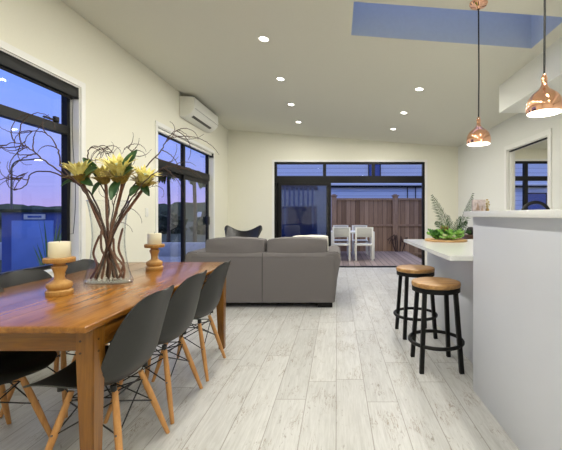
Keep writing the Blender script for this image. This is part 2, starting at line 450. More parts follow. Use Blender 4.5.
b = MB(); b.box((W3[0]-.05, YB-.015, W3[2]-.05), (W3[0], YB, W3[3]+.05)); b.box((W3[1], YB-.015, W3[2]-.05), (W3[1]+.05, YB, W3[3]+.05))
b.box((W3[0], YB-.015, W3[3]), (W3[1], YB, W3[3]+.05)); b.box((W3[0], YB-.015, W3[2]-.05), (W3[1], YB, W3[2]))
struct(b.build('trim_6', M['trim'], smooth=False))

# ------------------------------------------------------------------ window 1 (left wall, fixed awning over a tall pane)
w1 = sthing('window_1')
fx0, fx1 = XL-TH, XL-TH+.055
b = MB(); f = .05
ya, yb, za, zb = W1
b.box((fx0, ya, za), (fx1, ya+f, zb)); b.box((fx0, yb-f, za), (fx1, yb, zb)); b.box((fx0, ya+f, za), (fx1, yb-f, za+.05)); b.box((fx0, ya+f, zb-f), (fx1, yb-f, zb))
b.box((fx0, ya+f, 1.955), (fx1+.01, yb-f, 2.035)); b.box((fx0, 1.92, za+.05), (fx1, 1.97, 1.955)); b.box((fx0, 1.92, 2.035), (fx1, 1.97, zb-f))
b.build('window_frame', M['alu'], w1, smooth=False)
MB().box((fx1+.01, 3.02, 2.04), (fx1+.03, 3.16, 2.055), .004).box((fx1, 3.14, 2.035), (fx1+.025, 3.19, 2.085), .004).build('window_latch', M['alu'], w1)
gx = fx0+.025
for i, (a, c, e, g) in enumerate(((ya+f, 1.92, 2.035, zb-f), (1.97, yb-f, 2.035, zb-f), (ya+f, 1.92, za+.05, 1.955), (1.97, yb-f, za+.05, 1.955))):
    MB().box((gx, a, e), (gx+.006, c, g)).build('pane', M['glass'], w1, smooth=False)
rb = thing('roller_blind', 'rolled up black roller blind in a cassette along the top of the large near window', 'blind', (XL-.035, 2.36, 2.30))
MB().box((-.035, -.97, .005), (.035, .965, .105), .006).build('blind_cassette', M['alu'], rb)
MB().tube([(.0, -.94, -.005), (.0, .94, -.005)], .012, 10).build('blind_rail', M['alu'], rb)
MB().box((-.037, .965, 0), (.037, .985, .108), .004).build('blind_end_cap', M['plastic_b'], rb)
ch = []
for i in range(21):
    t = i/20; ch.append((.005, .90+.02*math.sin(t*PI)*1.0, .0-1.28*t))
for i in range(21):
    t = i/20; ch.append((.02+.01*math.sin(t*PI), .935+.02*math.sin(t*PI*2), -1.28+1.28*t))
MB().tube(ch, .0028, 6).build('blind_chain', M['plastic_b'], rb)

# ------------------------------------------------------------------ sliding doors on the left wall
d1 = sthing('door_1'); ya, yb, za, zb = W2; f = .05; mid = 5.86
b = MB()
b.box((fx0, ya, 0), (fx1, ya+f, zb)); b.box((fx0, yb-f, 0), (fx1, yb, zb)); b.box((fx0, ya+f, zb-f), (fx1, yb-f, zb)); b.box((fx0, ya+f, 0), (fx1+.03, yb-f, .035))
b.box((fx0, ya+f, 1.86), (fx1+.03, yb-f, 1.99)); b.box((fx0, mid-.03, 1.99), (fx1, mid+.03, zb-f))
b.build('door_frame', M['alu'], d1, smooth=False)
def panel_left(a, c, x, nm, handle=False):
    b = MB(); s = .07
    b.box((x, a, .035), (x+.03, a+s, 1.86)); b.box((x, c-s, .035), (x+.03, c, 1.86)); b.box((x, a+s, .035), (x+.03, c-s, .12)); b.box((x, a+s, 1.79), (x+.03, c-s, 1.86))
    o = b.build(nm, M['alu'], d1, smooth=False)
    MB().box((x+.012, a+s, .12), (x+.018, c-s, 1.79)).build('pane', M['glass'], o, smooth=False)
    return o
panel_left(ya+f, mid+.05, fx0, 'fixed_panel'); sp_ = panel_left(mid-.05, yb-f, fx0+.035, 'sliding_panel')
MB().box((fx1+.01, yb-.17, 1.00), (fx1+.05, yb-.085, 1.16), .006).build('door_lock', M['plastic_b'], sp_)
for a, c in ((ya+f, mid-.03), (mid+.03, yb-f)):
    MB().box((gx, a, 1.99), (gx+.006, c, zb-f)).build('pane', M['glass'], d1, smooth=False)
bh = thing('blind_headrail', 'slim black blind rail along the top of the left wall sliding doors', 'blind', (XL-.03, 5.89, 2.36))
MB().box((-.02, -1.05, 0), (.02, 1.05, .04), .004).build('rail', M['white'], bh)
MB().box((-.03, 1.03, -.03), (.045, 1.075, .045), .005).build('end_bracket', M['plastic_b'], bh)

# ------------------------------------------------------------------ stacking doors on the back wall
d2 = sthing('door_2'); xa, xb, zb = D[0], D[1], D[3]; f = .05; yy0, yy1 = YB+.01, YB+.10
px2x = lambda p: (p-337)*YB/F
b = MB()
b.box((xa, yy0, 0), (xa+f, yy1, zb)); b.box((xb-f, yy0, 0), (xb, yy1, zb)); b.box((xa+f, yy0, zb-.045), (xb-f, yy1, zb)); b.box((xa+f, yy0, 0), (xb-f, yy1+.02, .022))
b.box((xa+f, yy0, 1.92), (xb-f, yy1, 2.075))
m1, m2 = px2x(324.5), px2x(373.5)
for m in (m1, m2): b.box((m-.035, yy0, 2.075), (m+.035, yy1, zb-.045))
b.build('door_frame', M['alu'], d2, smooth=False)
for a, c in ((xa+f, m1-.035), (m1+.035, m2-.035), (m2+.035, xb-f)):
    MB().box((a, YB+.05, 2.075), (c, YB+.056, zb-.045)).build('pane', M['glass'], d2, smooth=False)
xp1 = px2x(331)
for k, (yo, dx, nm) in enumerate(((.085, 0, 'fixed_panel'), (.05, .025, 'sliding_panel'), (.015, .05, 'sliding_panel'))):
    b = MB(); s = .06; a = xa+f+dx; c = xp1-.05+dx; y = YB+yo
    b.box((a, y, .022), (a+s, y+.028, 1.92)); b.box((c-s, y, .022), (c, y+.028, 1.92)); b.box((a+s, y, .022), (c-s, y+.028, .1)); b.box((a+s, y, 1.86), (c-s, y+.028, 1.92))
    o = b.build(nm, M['alu'], d2, smooth=False)
    MB().box((a+s, y+.011, .1), (c-s, y+.017, 1.86)).build('pane', M['tint'] if k < 2 else M['glass'], o, smooth=False)
    if k == 2: MB().box((c-.045, y-.03, .95), (c-.02, y, 1.15), .004).build('door_handle', M['alu'], o)
# window 3, in the next room
w3 = sthing('window_3'); xa, xb, za, zb = W3; b = MB(); f = .05
b.box((xa, yy0, za), (xa+f, yy1, zb)); b.box((xb-f, yy0, za), (xb, yy1, zb)); b.box((xa+f, yy0, za), (xb-f, yy1, za+f)); b.box((xa+f, yy0, zb-f), (xb-f, yy1, zb))
b.box((xa+f, yy0, 1.97), (xb-f, yy1, 2.07)); vm = px2x(526.5); b.box((vm-.04, yy0, za+f), (vm+.04, yy1, 1.97)); b.box((vm-.04, yy0, 2.07), (vm+.04, yy1, zb-f))
b.build('window_frame', M['alu'], w3, smooth=False)
for a, c, e, g in ((xa+f, vm-.04, 2.07, zb-f), (vm+.04, xb-f, 2.07, zb-f), (xa+f, vm-.04, za+f, 1.97), (vm+.04, xb-f, za+f, 1.97)):
    MB().box((a, YB+.05, e), (c, YB+.056, g)).build('pane', M['glass'], w3, smooth=False)

# ------------------------------------------------------------------ dining table
TZ = .76
tb = thing('dining_table', 'long honey coloured wooden dining table with square tapered legs', 'table', (-1.49, 2.305, 0))
hx, hy = .505, .935
b = MB()
# five boards side by side, rounded outer edge
b.box((-hx, -hy, TZ-.028), (hx, hy, TZ), .007, seg=3)
top = b.build('tabletop', M['table'], tb)
b = MB()
for k in range(1, 5): b.box((-hx+k*2*hx/5-.0008, -hy+.012, TZ-.001), (-hx+k*2*hx/5+.0008, hy-.012, TZ+.0004))
b.build('board_joint', M['peg'], top, smooth=False)
def leg_prism(sx, sy):
    b = MB(); w0, w1 = .075, .052
    x = sx*(hx-.018); y = sy*(hy-.072)
    A = [(x, y), (x-sx*w0, y), (x-sx*w0, y-sy*w0), (x, y-sy*w0)]
    B = [(x-sx*.004, y-sy*.004), (x-sx*w1, y-sy*.004), (x-sx*w1, y-sy*w1), (x-sx*.004, y-sy*w1)]
    va = [b.bm.verts.new((*p, TZ-.028)) for p in A]; vm = [b.bm.verts.new((*p, TZ-.16)) for p in A]; vb = [b.bm.verts.new((*p, 0)) for p in B]
    b.bm.faces.new(va); b.bm.faces.new(vb)
    for q, w in ((va, vm), (vm, vb)):
        for i in range(4): b.bm.faces.new((q[i], q[(i+1) % 4], w[(i+1) % 4], w[i]))
    bmesh.ops.recalc_face_normals(b.bm, faces=b.bm.faces)
    es = [e for e in b.bm.edges if abs((e.verts[0].co-e.verts[1].co).z) > .05]
    bmesh.ops.bevel(b.bm, geom=es, offset=.003, segments=2, affect='EDGES')
    return b, x, y
for sx in (-1, 1):
    for sy in (-1, 1):
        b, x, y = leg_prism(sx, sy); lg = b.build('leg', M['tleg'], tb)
        for dz in (.055, .105):
            MB().tube([(x-sx*.055, y-.001*sy, TZ-.028-dz), (x-sx*.055, y+.0015*sy, TZ-.028-dz)], .005, 10).build('peg', M['peg'], lg)
            MB().tube([(x-sx*.001, y-sy*.03, TZ-.028-dz), (x+sx*.0015, y-sy*.03, TZ-.028-dz)], .005, 10).build('peg', M['peg'], lg)
for sy in (-1, 1):
    y = sy*(hy-.085)
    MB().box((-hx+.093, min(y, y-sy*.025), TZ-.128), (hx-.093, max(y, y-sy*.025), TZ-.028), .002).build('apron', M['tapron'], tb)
for sx in (-1, 1):
    x = sx*(hx-.030)
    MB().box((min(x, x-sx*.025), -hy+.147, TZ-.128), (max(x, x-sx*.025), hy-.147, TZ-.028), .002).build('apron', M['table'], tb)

# ------------------------------------------------------------------ moulded shell chairs
PR = [(.245, .412, .10), (.243, .418, .155), (.232, .428, .19), (.205, .436, .213), (.15, .436, .226), (.08, .426, .232), (.0, .413, .234), (-.07, .41, .235), (-.125, .422, .235),
      (-.165, .448, .234), (-.195, .49, .232), (-.215, .545, .228), (-.232, .61, .221), (-.249, .68, .211), (-.265, .74, .196), (-.278, .785, .176), (-.287, .812, .15), (-.293, .828, .11), (-.296, .834, .06)]
CUP = [.012, .014, .018, .024, .034, .044, .05, .056, .064, .074, .082, .084, .078, .066, .05, .036, .024, .014, .008]
def shell_fn(u, v):
    n = len(PR)-1; t = v*n; i = min(int(t), n-1); fr = t-i
    y0, z0, w0 = PR[i]; y1, z1, w1 = PR[i+1]
    a = PR[max(i-1, 0)]; d = PR[min(i+2, n)]
    def cr(p0, p1, p2, p3): return .5*((2*p1)+(-p0+p2)*fr+(2*p0-5*p1+4*p2-p3)*fr**2+(-p0+3*p1-3*p2+p3)*fr**3)
    y = cr(a[0], y0, y1, d[0]); z = cr(a[1], z0, z1, d[1]); w = cr(a[2], w0, w1, d[2]); c = CUP[i]*(1-fr)+CUP[i+1]*fr
    dy = d[0]-a[0]; dz = d[1]-a[1]; L = math.hypot(dy, dz); ny, nz = -dz/L, dy/L   # inward normal
    if nz < 0 and ny < 0: ny, nz = -ny, -nz
    ny, nz = (dz/L, -dy/L)
    s = 2*u-1; e = abs(s)**2.4
    return (w*s, y+ny*c*e, z+nz*c*e)
def make_chair():
    t = thing('shell_chair', 'x', 'chair')
    MB().grid(shell_fn, 26, 54, .006).build('seat_shell', M['shell'], t)
    tops = {}; feet = {}
    for sx in (-1, 1):
        for sy in (-1, 1):
            a = Vector((sx*.105, sy*.10-.01, .385)); f_ = Vector((sx*.205, sy*.195-.01, 0)); tops[sx, sy] = a; feet[sx, sy] = f_
            pts = [a.lerp(f_, k/6) for k in range(7)]
            lg = MB().tube(pts, [.0125, .0145, .0155, .0155, .0145, .0125, .0105], 12).build('leg', M['beech'], t)
            d = (f_-a).normalized()
            q = a.lerp(f_, .45); o_ = Vector((sx, 0, .25)).normalized()
            MB().tube([q+o_*.010, q+o_*.0175], .005, 8).build('bolt', M['galv'], lg)
    b = MB(); w = .0035
    # top frame, cross braces
    for sx in (-1, 1):
        b.tube([tops[sx, -1]+Vector((0, 0, -.03)), tops[sx, 1]+Vector((0, 0, -.03))], w, 6)
        b.tube([tops[sx, -1]+Vector((0, 0, -.02)), (sx*.13, -.12, .425)], w, 6); b.tube([tops[sx, 1]+Vector((0, 0, -.02)), (sx*.13, .12, .43)], w, 6)
    for sy in (-1, 1): b.tube([tops[-1, sy]+Vector((0, 0, -.03)), tops[1, sy]+Vector((0, 0, -.03))], w, 6)
    for (p, q) in (((-1, -1), (1, -1)), ((-1, 1), (1, 1)), ((-1, -1), (-1, 1)), ((1, -1), (1, 1))):
        b.tube([tops[p].lerp(feet[p], .1), tops[q].lerp(feet[q], .46)], w, 6)
        b.tube([tops[q].lerp(feet[q], .1), tops[p].lerp(feet[p], .46)], w, 6)
    b.tube([tops[-1, -1].lerp(feet[-1, -1], .12), tops[1, 1].lerp(feet[1, 1], .12)], w, 6)
    b.tube([tops[1, -1].lerp(feet[1, -1], .12), tops[-1, 1].lerp(feet[-1, 1], .12)], w, 6)
    b.build('wire_brace', M['wire'], t)
    for sx in (-1, 1):
        for sy in (-1, 1): MB().tube([(sx*.13, sy*.12, .40), (sx*.13, sy*.12, .424)], .014, 10).build('seat_mount', M['wire'], t)
    return t
g = 'moulded shell chairs around the dining table'
ch0 = make_chair(); ch0.location = (-1.135, 1.72, 0); ch0.rotation_euler = (0, 0, R(90)); ch0['group'] = g
ch0['label'] = 'charcoal shell chair closest to the camera, right behind the front table leg'
dup(ch0, (-1.145, 2.215, 0), R(89), 'middle charcoal shell chair of the three along the kitchen side of the table', g)
dup(ch0, (-1.14, 2.72, 0), R(91), 'charcoal shell chair on the kitchen side of the table, nearest the sofa', g)
dup(ch0, (-1.765, 1.745, 0), R(-111), 'window side charcoal shell chair, its seat and splayed legs seen below the table', g)
dup(ch0, (-1.785, 2.27, 0), R(-90), 'window side charcoal shell chair, back peeking up left of the nearer candle', g)
dup(ch0, (-1.765, 2.76, 0), R(-91), 'window side charcoal shell chair, back peeking up just left of the glass vase', g)

# ------------------------------------------------------------------ bar stools
def make_stool():
    t = thing('bar_stool', 'x', 'stool')
    MB().lathe([(0, .632), (.180, .632), (.188, .636), (.190, .645), (.190, .660), (.186, .667), (.178, .670), (.05, .667), (0, .666)], seg=48, cap=False).build('seat', M['stoolwood'], t)
    MB().lathe([(.160, .596), (.187, .596), (.187, .632), (.160, .632)], seg=48, cap=False).lathe([(.0, .626), (.165, .626), (.165, .632), (0, .632)], seg=48, cap=False).build('seat_ring', M['blackm'], t)
    for sx in (-1, 1):
        for sy in (-1, 1):
            MB().tube([(sx*.118, sy*.118, .61), (sx*.152, sy*.158, 0)], .0225, 4, sq=True).build('leg', M['blackm'], t, smooth=False)
    ring = [(.205*math.cos(2*PI*k/48), .205*math.sin(2*PI*k/48), .20) for k in range(48)]
    MB().tube(ring, .0145, 10, closed=True).build('foot_ring', M['blackm'], t)
    return t
s0 = make_stool(); s0.location = (.79, 2.80, 0)
s0['label'] = 'round wooden topped black metal bar stool nearer the camera'; s0['group'] = 'bar stools at the bench'
dup(s0, (.79, 3.53, 0), R(4), 'round wooden topped black metal bar stool farther from the camera, half hidden behind the other')

# ------------------------------------------------------------------ kitchen island
bar = thing('kitchen_bar', 'tall white breakfast bar panel with a thin white slab on top', 'bar', (1.0, 1.2, 0))
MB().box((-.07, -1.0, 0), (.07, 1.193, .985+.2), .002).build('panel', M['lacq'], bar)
MB().box((-.125, -1.05, 1.185), (.22, 1.225, 1.221), .003).build('bar_top', M['stone'], bar)
bench = thing('kitchen_bench', 'white kitchen bench with an overhanging white stone top, stools tucked beside it', 'bench', (1.3, 2.3, 0))
b = MB()
b.prism([(-.49, .212), (-.228, .212), (-.228, -2.05), (.45, -2.05), (.45, 1.95), (-.49, 1.95)], 'z', .868, .90)
bt = b.build('bench_top', M['stone'], bench, smooth=False)
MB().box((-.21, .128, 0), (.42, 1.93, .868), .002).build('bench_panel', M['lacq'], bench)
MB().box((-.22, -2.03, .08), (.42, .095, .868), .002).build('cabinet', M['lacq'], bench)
MB().box((-.18, -2.0, 0), (.36, .095, .08)).build('kickboard', M['alu'], bench)
for k in range(5):
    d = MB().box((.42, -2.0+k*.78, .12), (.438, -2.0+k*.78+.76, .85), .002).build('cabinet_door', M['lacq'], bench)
    MB().box((.438, -1.9+k*.78, .8), (.455, -1.9+k*.78+.5, .815)).build('door_handle', M['galv'], d)

# gooseneck tap
tap = thing('kitchen_tap', 'black curved gooseneck tap just visible above the bar top', 'tap', (1.475, 2.42, .90))
pts = [(0, 0, 0), (0, 0, .15), (0, 0, .28)]
for k in range(1, 15):
    a = PI*k/15; pts.append((-.1+.1*math.cos(a), -.0, .285+.1*math.sin(a)))
pts += [(-.2, 0, .27), (-.2, 0, .21)]
MB().tube(pts, .0115, 12).build('spout', M['blackm'], tap)
MB().lathe([(.0, 0), (.026, 0), (.026, .04), (.016, .05), (0, .05)], seg=20, cap=False).build('tap_base', M['blackm'], tap)
MB().tube([(.0, .0, .06), (.0, .055, .075)], .006, 8).build('tap_lever', M['blackm'], tap)

# ------------------------------------------------------------------ things on the bar
fr = thing('picture_block', 'small pale pinkish picture block with a brown figure on the far end of bar top', 'picture', (.945, 2.33, 1.221), R(3))
MB().box((-.047, -.008, 0), (.043, .008, .078), .002).build('picture_board', plain('pale_pink_print', (.34, .29, .29, 1), .6, var=.35, nscale=45), fr)
b = MB(); b.grid(lambda u, v: (-.012+.022*(u-.5)*(1.2-v), -.0088, .008+.045*v), 4, 6).grid(lambda u, v: (.018+.012*(u-.5)*(1.3-v), -.0088, .005+.03*v), 3, 4)
b.build('brown_figure', plain('brown_print', (.22, .15, .11, 1), .7, var=.5, nscale=90), fr)
orn = thing('dried_flower_stem', 'little brown dried flower sprig standing on the bar top beside the picture block', 'flower', (1.005, 2.34, 1.221))
MB().lathe([(0, 0), (.010, 0), (.012, .012), (.008, .02), (0, .02)], seg=14, cap=False).build('pot', M['artich'], orn)
b = MB(); rr = random.Random(3)
for k in range(9):
    a = rr.uniform(0, 6.28); e = (.018*math.cos(a)*rr.random(), .012*math.sin(a), .03+.055*rr.random())
    b.tube([(0, 0, .015), (e[0]*.6, e[1]*.6, e[2]*.6), e], .0015, 5); b.lathe([(0, -.006), (.005, 0), (0, .006)], e, 8)
b.build('sprig', M['petal2'], orn)

# ------------------------------------------------------------------ chopping board & greens
cb_c = Vector((1.235, 3.98, .90))
brd = MB().lathe([(0, 0), (.225, 0), (.232, .004), (.232, .016), (.227, .02), (0, .02)], seg=56, cap=False).build('chopping_board', M['board'])
brd.location = cb_c; tag(brd, 'round wooden chopping board under the leafy greens', 'board')
def leafy(name, label, cat, loc, n, size, mats, seed, tilt=.9, flat=1.0, rz=0, stalk=None):
    rr = random.Random(seed); t = thing(name, label, cat, loc, rz)
    for k in range(n):
        a = 2*PI*k/n*1.618*1.3+rr.uniform(-.3, .3); L = size*rr.uniform(.8, 1.1); W = L*rr.uniform(.65, .95)
        el = tilt*(.35+1.2*k/n)
        ca, sa = math.cos(a), math.sin(a); ph = rr.uniform(0, 6)
        def fn(u, v, L=L, W=W, el=el, ca=ca, sa=sa, ph=ph):
            w = W*math.sin(PI*min(1, .12+v*.86))**.7*(u-.5)
            r = L*v*math.cos(el*(1-.45*v)); z = L*v*math.sin(el*(1-.1*v))*flat
            ru = .012*math.sin(9*v+ph+10*u)*abs(u-.5)*2+.010*math.sin(22*u+ph*2+7*v)*v
            z += ru-abs(u-.5)**2*W*.2*-1
            return (ca*r-sa*w, sa*r+ca*w, max(.004, z+.008))
        MB().grid(fn, 10, 10, .0022).build('leaf', mats[k % len(mats)], t)
    if stalk:
        MB().tube([(-stalk*.5, 0, .03), (-.02, 0, .028), (.03, 0, .03)], [.026, .03, .012], 14).build('stalk', M['stalk'], t)
    else:
        MB().lathe([(0, 0), (size*.22, .004), (size*.26, size*.16), (size*.1, size*.3), (0, size*.33)], seg=16, cap=False).build('heart', M['lettuce'], t)
    return t
z = .92
leafy('lettuce', 'dark green loose leaf lettuce on the left of the chopping board', 'lettuce', (1.135, 3.97, z), 20, .118, [M['lettdark'], M['lettdark'], M['lettuce']], 1)
leafy('lettuce', 'bright green leafy lettuce on the right of the chopping board', 'lettuce', (1.325, 3.97, z), 20, .122, [M['lettuce'], M['lettdark'], M['lettuce']], 2)
leafy('bok_choy', 'pale stalked bok choy lying across the middle of chopping board', 'vegetable', (1.225, 3.87, z), 9, .10, [M['lettuce'], M['stalk'], M['lettuce']], 5, tilt=.55, stalk=.10)
art = thing('artichoke', 'brownish green artichoke standing at the back of the leafy greens', 'vegetable', (1.245, 4.06, z))
b = MB(); b.lathe([(0, 0), (.03, .004), (.045, .04), (.042, .08), (.028, .115), (0, .13)], seg=20, cap=False).build('heart', M['artich'], art)
b = MB()
for r_ in range(6):
    for k in range(9):
        a = 2*PI*(k+.5*(r_ % 2))/9; rad = .047-.004*abs(r_-2.2); zc = .02+.019*r_
        ca, sa = math.cos(a), math.sin(a)
        b.grid(lambda u, v: ((rad+.012*v)*ca-sa*.03*(u-.5)*(1-v*.9), (rad+.012*v)*sa+ca*.03*(u-.5)*(1-v*.9), zc+.04*v), 2, 3, .001)
b.build('scales', M['artich'], art)
b = MB()
for k in range(8):
    a = k*.9; b.grid(lambda u, v: ((.01+.03*v)*math.cos(a)-math.sin(a)*.02*(u-.5)*(1-v*.9), (.01+.03*v)*math.sin(a)+math.cos(a)*.02*(u-.5)*(1-v*.9), .12+.035*v), 2, 4, .001)
b.build('crown_leaves', M['lettuce'], art)

# ------------------------------------------------------------------ palm in pot, brown cabinet in the far right corner
def frond(b, base, tip, bend, nl, ll, side=1, rr=random, droop=.5, wl=.0075):
    base = Vector(base); tip = Vector(tip); d = tip-base; L = d.length
    mid = base.lerp(tip, .5)+Vector(bend)
    q = lambda t: (1-t)**2*base+2*t*(1-t)*mid+t*t*tip
    b.tube([q(k/12) for k in range(13)], [.006*(1-.75*k/12) for k in range(13)], 6)
    for k in range(nl):
        t = .22+.78*k/(nl-1); p = q(t); tg = (q(min(1, t+.02))-q(t-.02)).normalized()
        sdv = tg.cross(Vector((0, 1, .25))).normalized()
        for sg in (-1, 1):
            l = ll*math.sin(PI*(.16+.80*t))**.8*rr.uniform(.85, 1.1)
            dv = (tg*1.0+sdv*sg*.85+Vector((0, rr.uniform(-.35, .35), rr.uniform(-.1, .1)))).normalized()
            e1 = p+dv*l*.5+Vector((0, 0, -droop*l*.10)); e2 = p+dv*l+Vector((0, 0, -droop*l*.42))
            n_ = dv.cross(Vector((rr.uniform(-.3, .3), 1, .2))).normalized()*wl
            A = [b.bm.verts.new(p-n_*.4), b.bm.verts.new(p+n_*.4)]; Bv = [b.bm.verts.new(e1-n_), b.bm.verts.new(e1+n_)]; c_ = b.bm.verts.new(e2)
            b.bm.faces.new((A[0], A[1], Bv[1], Bv[0])); b.bm.faces.new((Bv[0], Bv[1], c_))
pl = thing('potted_palm', 'feathery green palm in a pot in the far corner behind the kitchen bench', 'plant', (2.04, 6.2, 0))
MB().lathe([(0, 0), (.13, 0), (.17, .30), (.175, .34), (.16, .34), (.15, .30), (0, .30)], seg=30, cap=False).build('pot', M['pot'], pl)
MB().lathe([(0, .301), (.148, .301), (.14, .315), (0, .32)], seg=24, cap=False).build('soil', M['soil'], pl)
MB().tube([(0, 0, .30), (.01, 0, .55), (0, .01, .78)], [.03, .025, .02], 10).build('trunk', M['trunk'], pl)
rr = random.Random(11)
fr_list = [((-.36, -.02, 1.53), (.04, 0, -.05), 22, .17), ((.35, -.05, 1.56), (.04, 0, -.10), 24, .14), ((-.06, .05, 1.18), (0, 0, .02), 12, .12), ((.07, -.2, 1.16), (0, 0, .03), 12, .12),
           ((-.26, .1, 1.06), (-.05, 0, .10), 12, .12), ((.30, .1, 1.06), (.05, 0, .10), 12, .12), ((-.22, -.3, .92), (-.05, 0, .14), 12, .12), ((.20, -.34, .92), (.05, 0, .14), 12, .12)]
for tip, bend, nl, ll in fr_list:
    b = MB(); frond(b, (0, 0, .76), tip, bend, nl, ll, rr=rr); b.build('frond', M['palmleaf'], pl)
cab = thing('low_cabinet', 'low dark brown wooden cabinet against the right wall behind the palm', 'cabinet', (2.53, 6.6, 0))
MB().box((-.185, -.30, .05), (.19, .30, .80), .004).build('body', M['brownbox'], cab); MB().box((-.2, -.32, .80), (.2, .32, .83), .003).build('top', M['brownbox'], cab)
for sy in (-1, 1):
    d = MB().box((-.2, min(0, sy*.28)+.004, .08), (-.185, max(0, sy*.28)-.004, .78), .002).build('door', M['brownbox'], cab)
    MB().tube([(-.2, sy*.04, .45), (-.215, sy*.04, .45)], .01, 10).build('knob', M['galv'], d)
for sx in (-1, 1):
    for sy in (-1, 1): MB().box((sx*.15-.02, sy*.26-.02, 0), (sx*.15+.02, sy*.26+.02, .05)).build('foot', M['brownbox'], cab, smooth=False)
o = MB().lathe([(0, 0), (.045, 0), (.075, .04), (.078, .08), (.05, .13), (.035, .14), (.03, .13), (.045, .1), (0, .02)], seg=28, cap=False).build('round_vase', M['plastic_b'])
o.location = (2.46, 6.45, .83); tag(o, 'small rounded black vase on the low brown cabinet', 'vase')

# ------------------------------------------------------------------ pendants
def make_pendant(y, ang):
    t = thing('pendant_light', 'x', 'pendant light', (1.106, y, ceilz(1.106)))
    bz = 1.75-ceilz(1.10)
    pr = [(.086, 0), (.089, .012), (.0895, .032), (.087, .055), (.080, .077), (.066, .098), (.047, .115), (.031, .127), (.021, .140), (.015, .155), (.012, .172)]
    outer = pr; inner = [(r-.0025, zz) for r, zz in reversed(pr)]
    t_in = MB().lathe([(a, zz+bz) for a, zz in outer], seg=48, cap=False).build('lamp_shade', M['copper'], t)
    MB().lathe([(a, zz+bz) for a, zz in inner[3:]], seg=48, cap=False).build('shade_lining', M['shade_in'], t_in)
    MB().lathe([(0, bz+.165), (.0145, bz+.165), (.0155, bz+.19), (.009, bz+.21), (0, bz+.21)], seg=20, cap=False).build('cord_grip', M['copper'], t)
    MB().tube([(0, 0, bz+.18), (.003, 0, bz*.5), (0, 0, -.03)], .0058, 8).build('cord', M['cord'], t)
    MB().lathe([(0, .015), (.066, .012), (.068, -.006), (.06, -.018), (.02, -.028), (.012, -.045), (0, -.045)], seg=36, cap=False).build('ceiling_rose', M['copper'], t)
    MB().lathe([(0, bz+.012), (.024, bz+.018), (.030, bz+.038), (.024, bz+.062), (.014, bz+.08), (.014, bz+.11), (0, bz+.11)], seg=24, cap=False).build('bulb', M['bulb'], t)
    return t, bz
pn, bz = make_pendant(2.735, 0); pn['label'] = 'copper dome pendant light with its ceiling rose in view, the farther of two'; pn['group'] = 'copper pendants over the bar'
p2 = dup(pn, (1.125, 1.90, ceilz(1.10)), 0, 'copper dome pendant light nearer the camera at the right edge, looking larger')
def lightdata(kind, name, e, col, **kw):
    d = bpy.data.lights.new(name, kind); d.energy = e; d.color = col
    for k, v in kw.items(): setattr(d, k, v)
    return d
WARM = (1, .965, .88)
for p in (pn, p2):
    l = bpy.data.objects.new('pendant_glow', lightdata('POINT', 'pendant_glow', 3, (1, .9, .75), shadow_soft_size=.03)); C.objects.link(l)
    l.parent = p; l.location = (0, 0, bz-.012)

# ------------------------------------------------------------------ downlights
dl_pos = [(-.745, 3.56, 'left row, nearest of the recessed lights in view'), (-.745, 4.61, 'left row, second'), (-.745, 5.68, 'left row, third'), (-.745, 6.76, 'left row, last before the back wall'),
          (1.085, 4.61, 'right row'), (1.085, 5.68, 'right row'), (1.085, 6.76, 'right row')]
lab = ['round white recessed ceiling downlight, nearest and highest lit one in the left row', 'round white recessed ceiling downlight, second from nearest in the left row',
       'round white recessed ceiling downlight, third from nearest in the left row', 'round white recessed ceiling downlight, farthest in the left row beside the air conditioner',
       'round white recessed ceiling downlight, nearest in the right row, below the skylight', 'round white recessed ceiling downlight, middle one of the right row',
       'round white recessed ceiling downlight, farthest in the right row, above the glass doors']
hidden = [(-.745, 2.49), (-.745, 1.42), (-.745, .2), (-.745, -1.0), (1.085, 1.2), (1.085, -.2), (1.085, -1.3)]
dlt = thing('downlight', lab[0], 'ceiling light', (0, 0, 0), 0, 'recessed downlights in the sloping ceiling')
MB().lathe([(.046, -.002), (.055, -.004), (.059, -.001), (.059, .004), (.046, .004)], seg=32, cap=False).build('trim_ring', M['white'], dlt)
MB().lathe([(0, -.001), (.047, -.001), (.047, .003), (0, .003)], seg=32, cap=False).build('lens', M['lamp'], dlt)
ENERGY = 17
LD = lightdata('AREA', 'downlight_beam', ENERGY, WARM, shape='DISK', size=.08)
for i, (x, y) in enumerate([(p[0], p[1]) for p in dl_pos]+hidden):
    if i == 0: t = dlt
    elif i < 7: t = dup(dlt, label=lab[i])
    else: t = dup(dlt, label='recessed downlight in the ceiling above the camera')
    t.location = (x, y, ceilz(x)-.001); t.rotation_euler = (0, math.atan(.0739), 0)
for t in [o for o in list(S.objects) if o.name.startswith('downlight') and o.type == 'EMPTY']:
    l = bpy.data.objects.new('downlight_beam', LD); C.objects.link(l); l.parent = t; l.location = (0, 0, -.006)
# unseen downlights added to brighten the far room
t = dup(dlt, (4.3, 6.0, 2.689), 0, 'unseen downlight added to light the room through the doorway', 'unseen downlights added in the next room'); 
for c in t.children:
    if c.type == 'LIGHT': c.data = lightdata('AREA', 'far_room_fill', 38, WARM, shape='DISK', size=.08)
t = dup(dlt, (4.3, 3.8, 2.689), 0, 'unseen downlight added to light the room through the doorway', 'unseen downlights added in the next room')

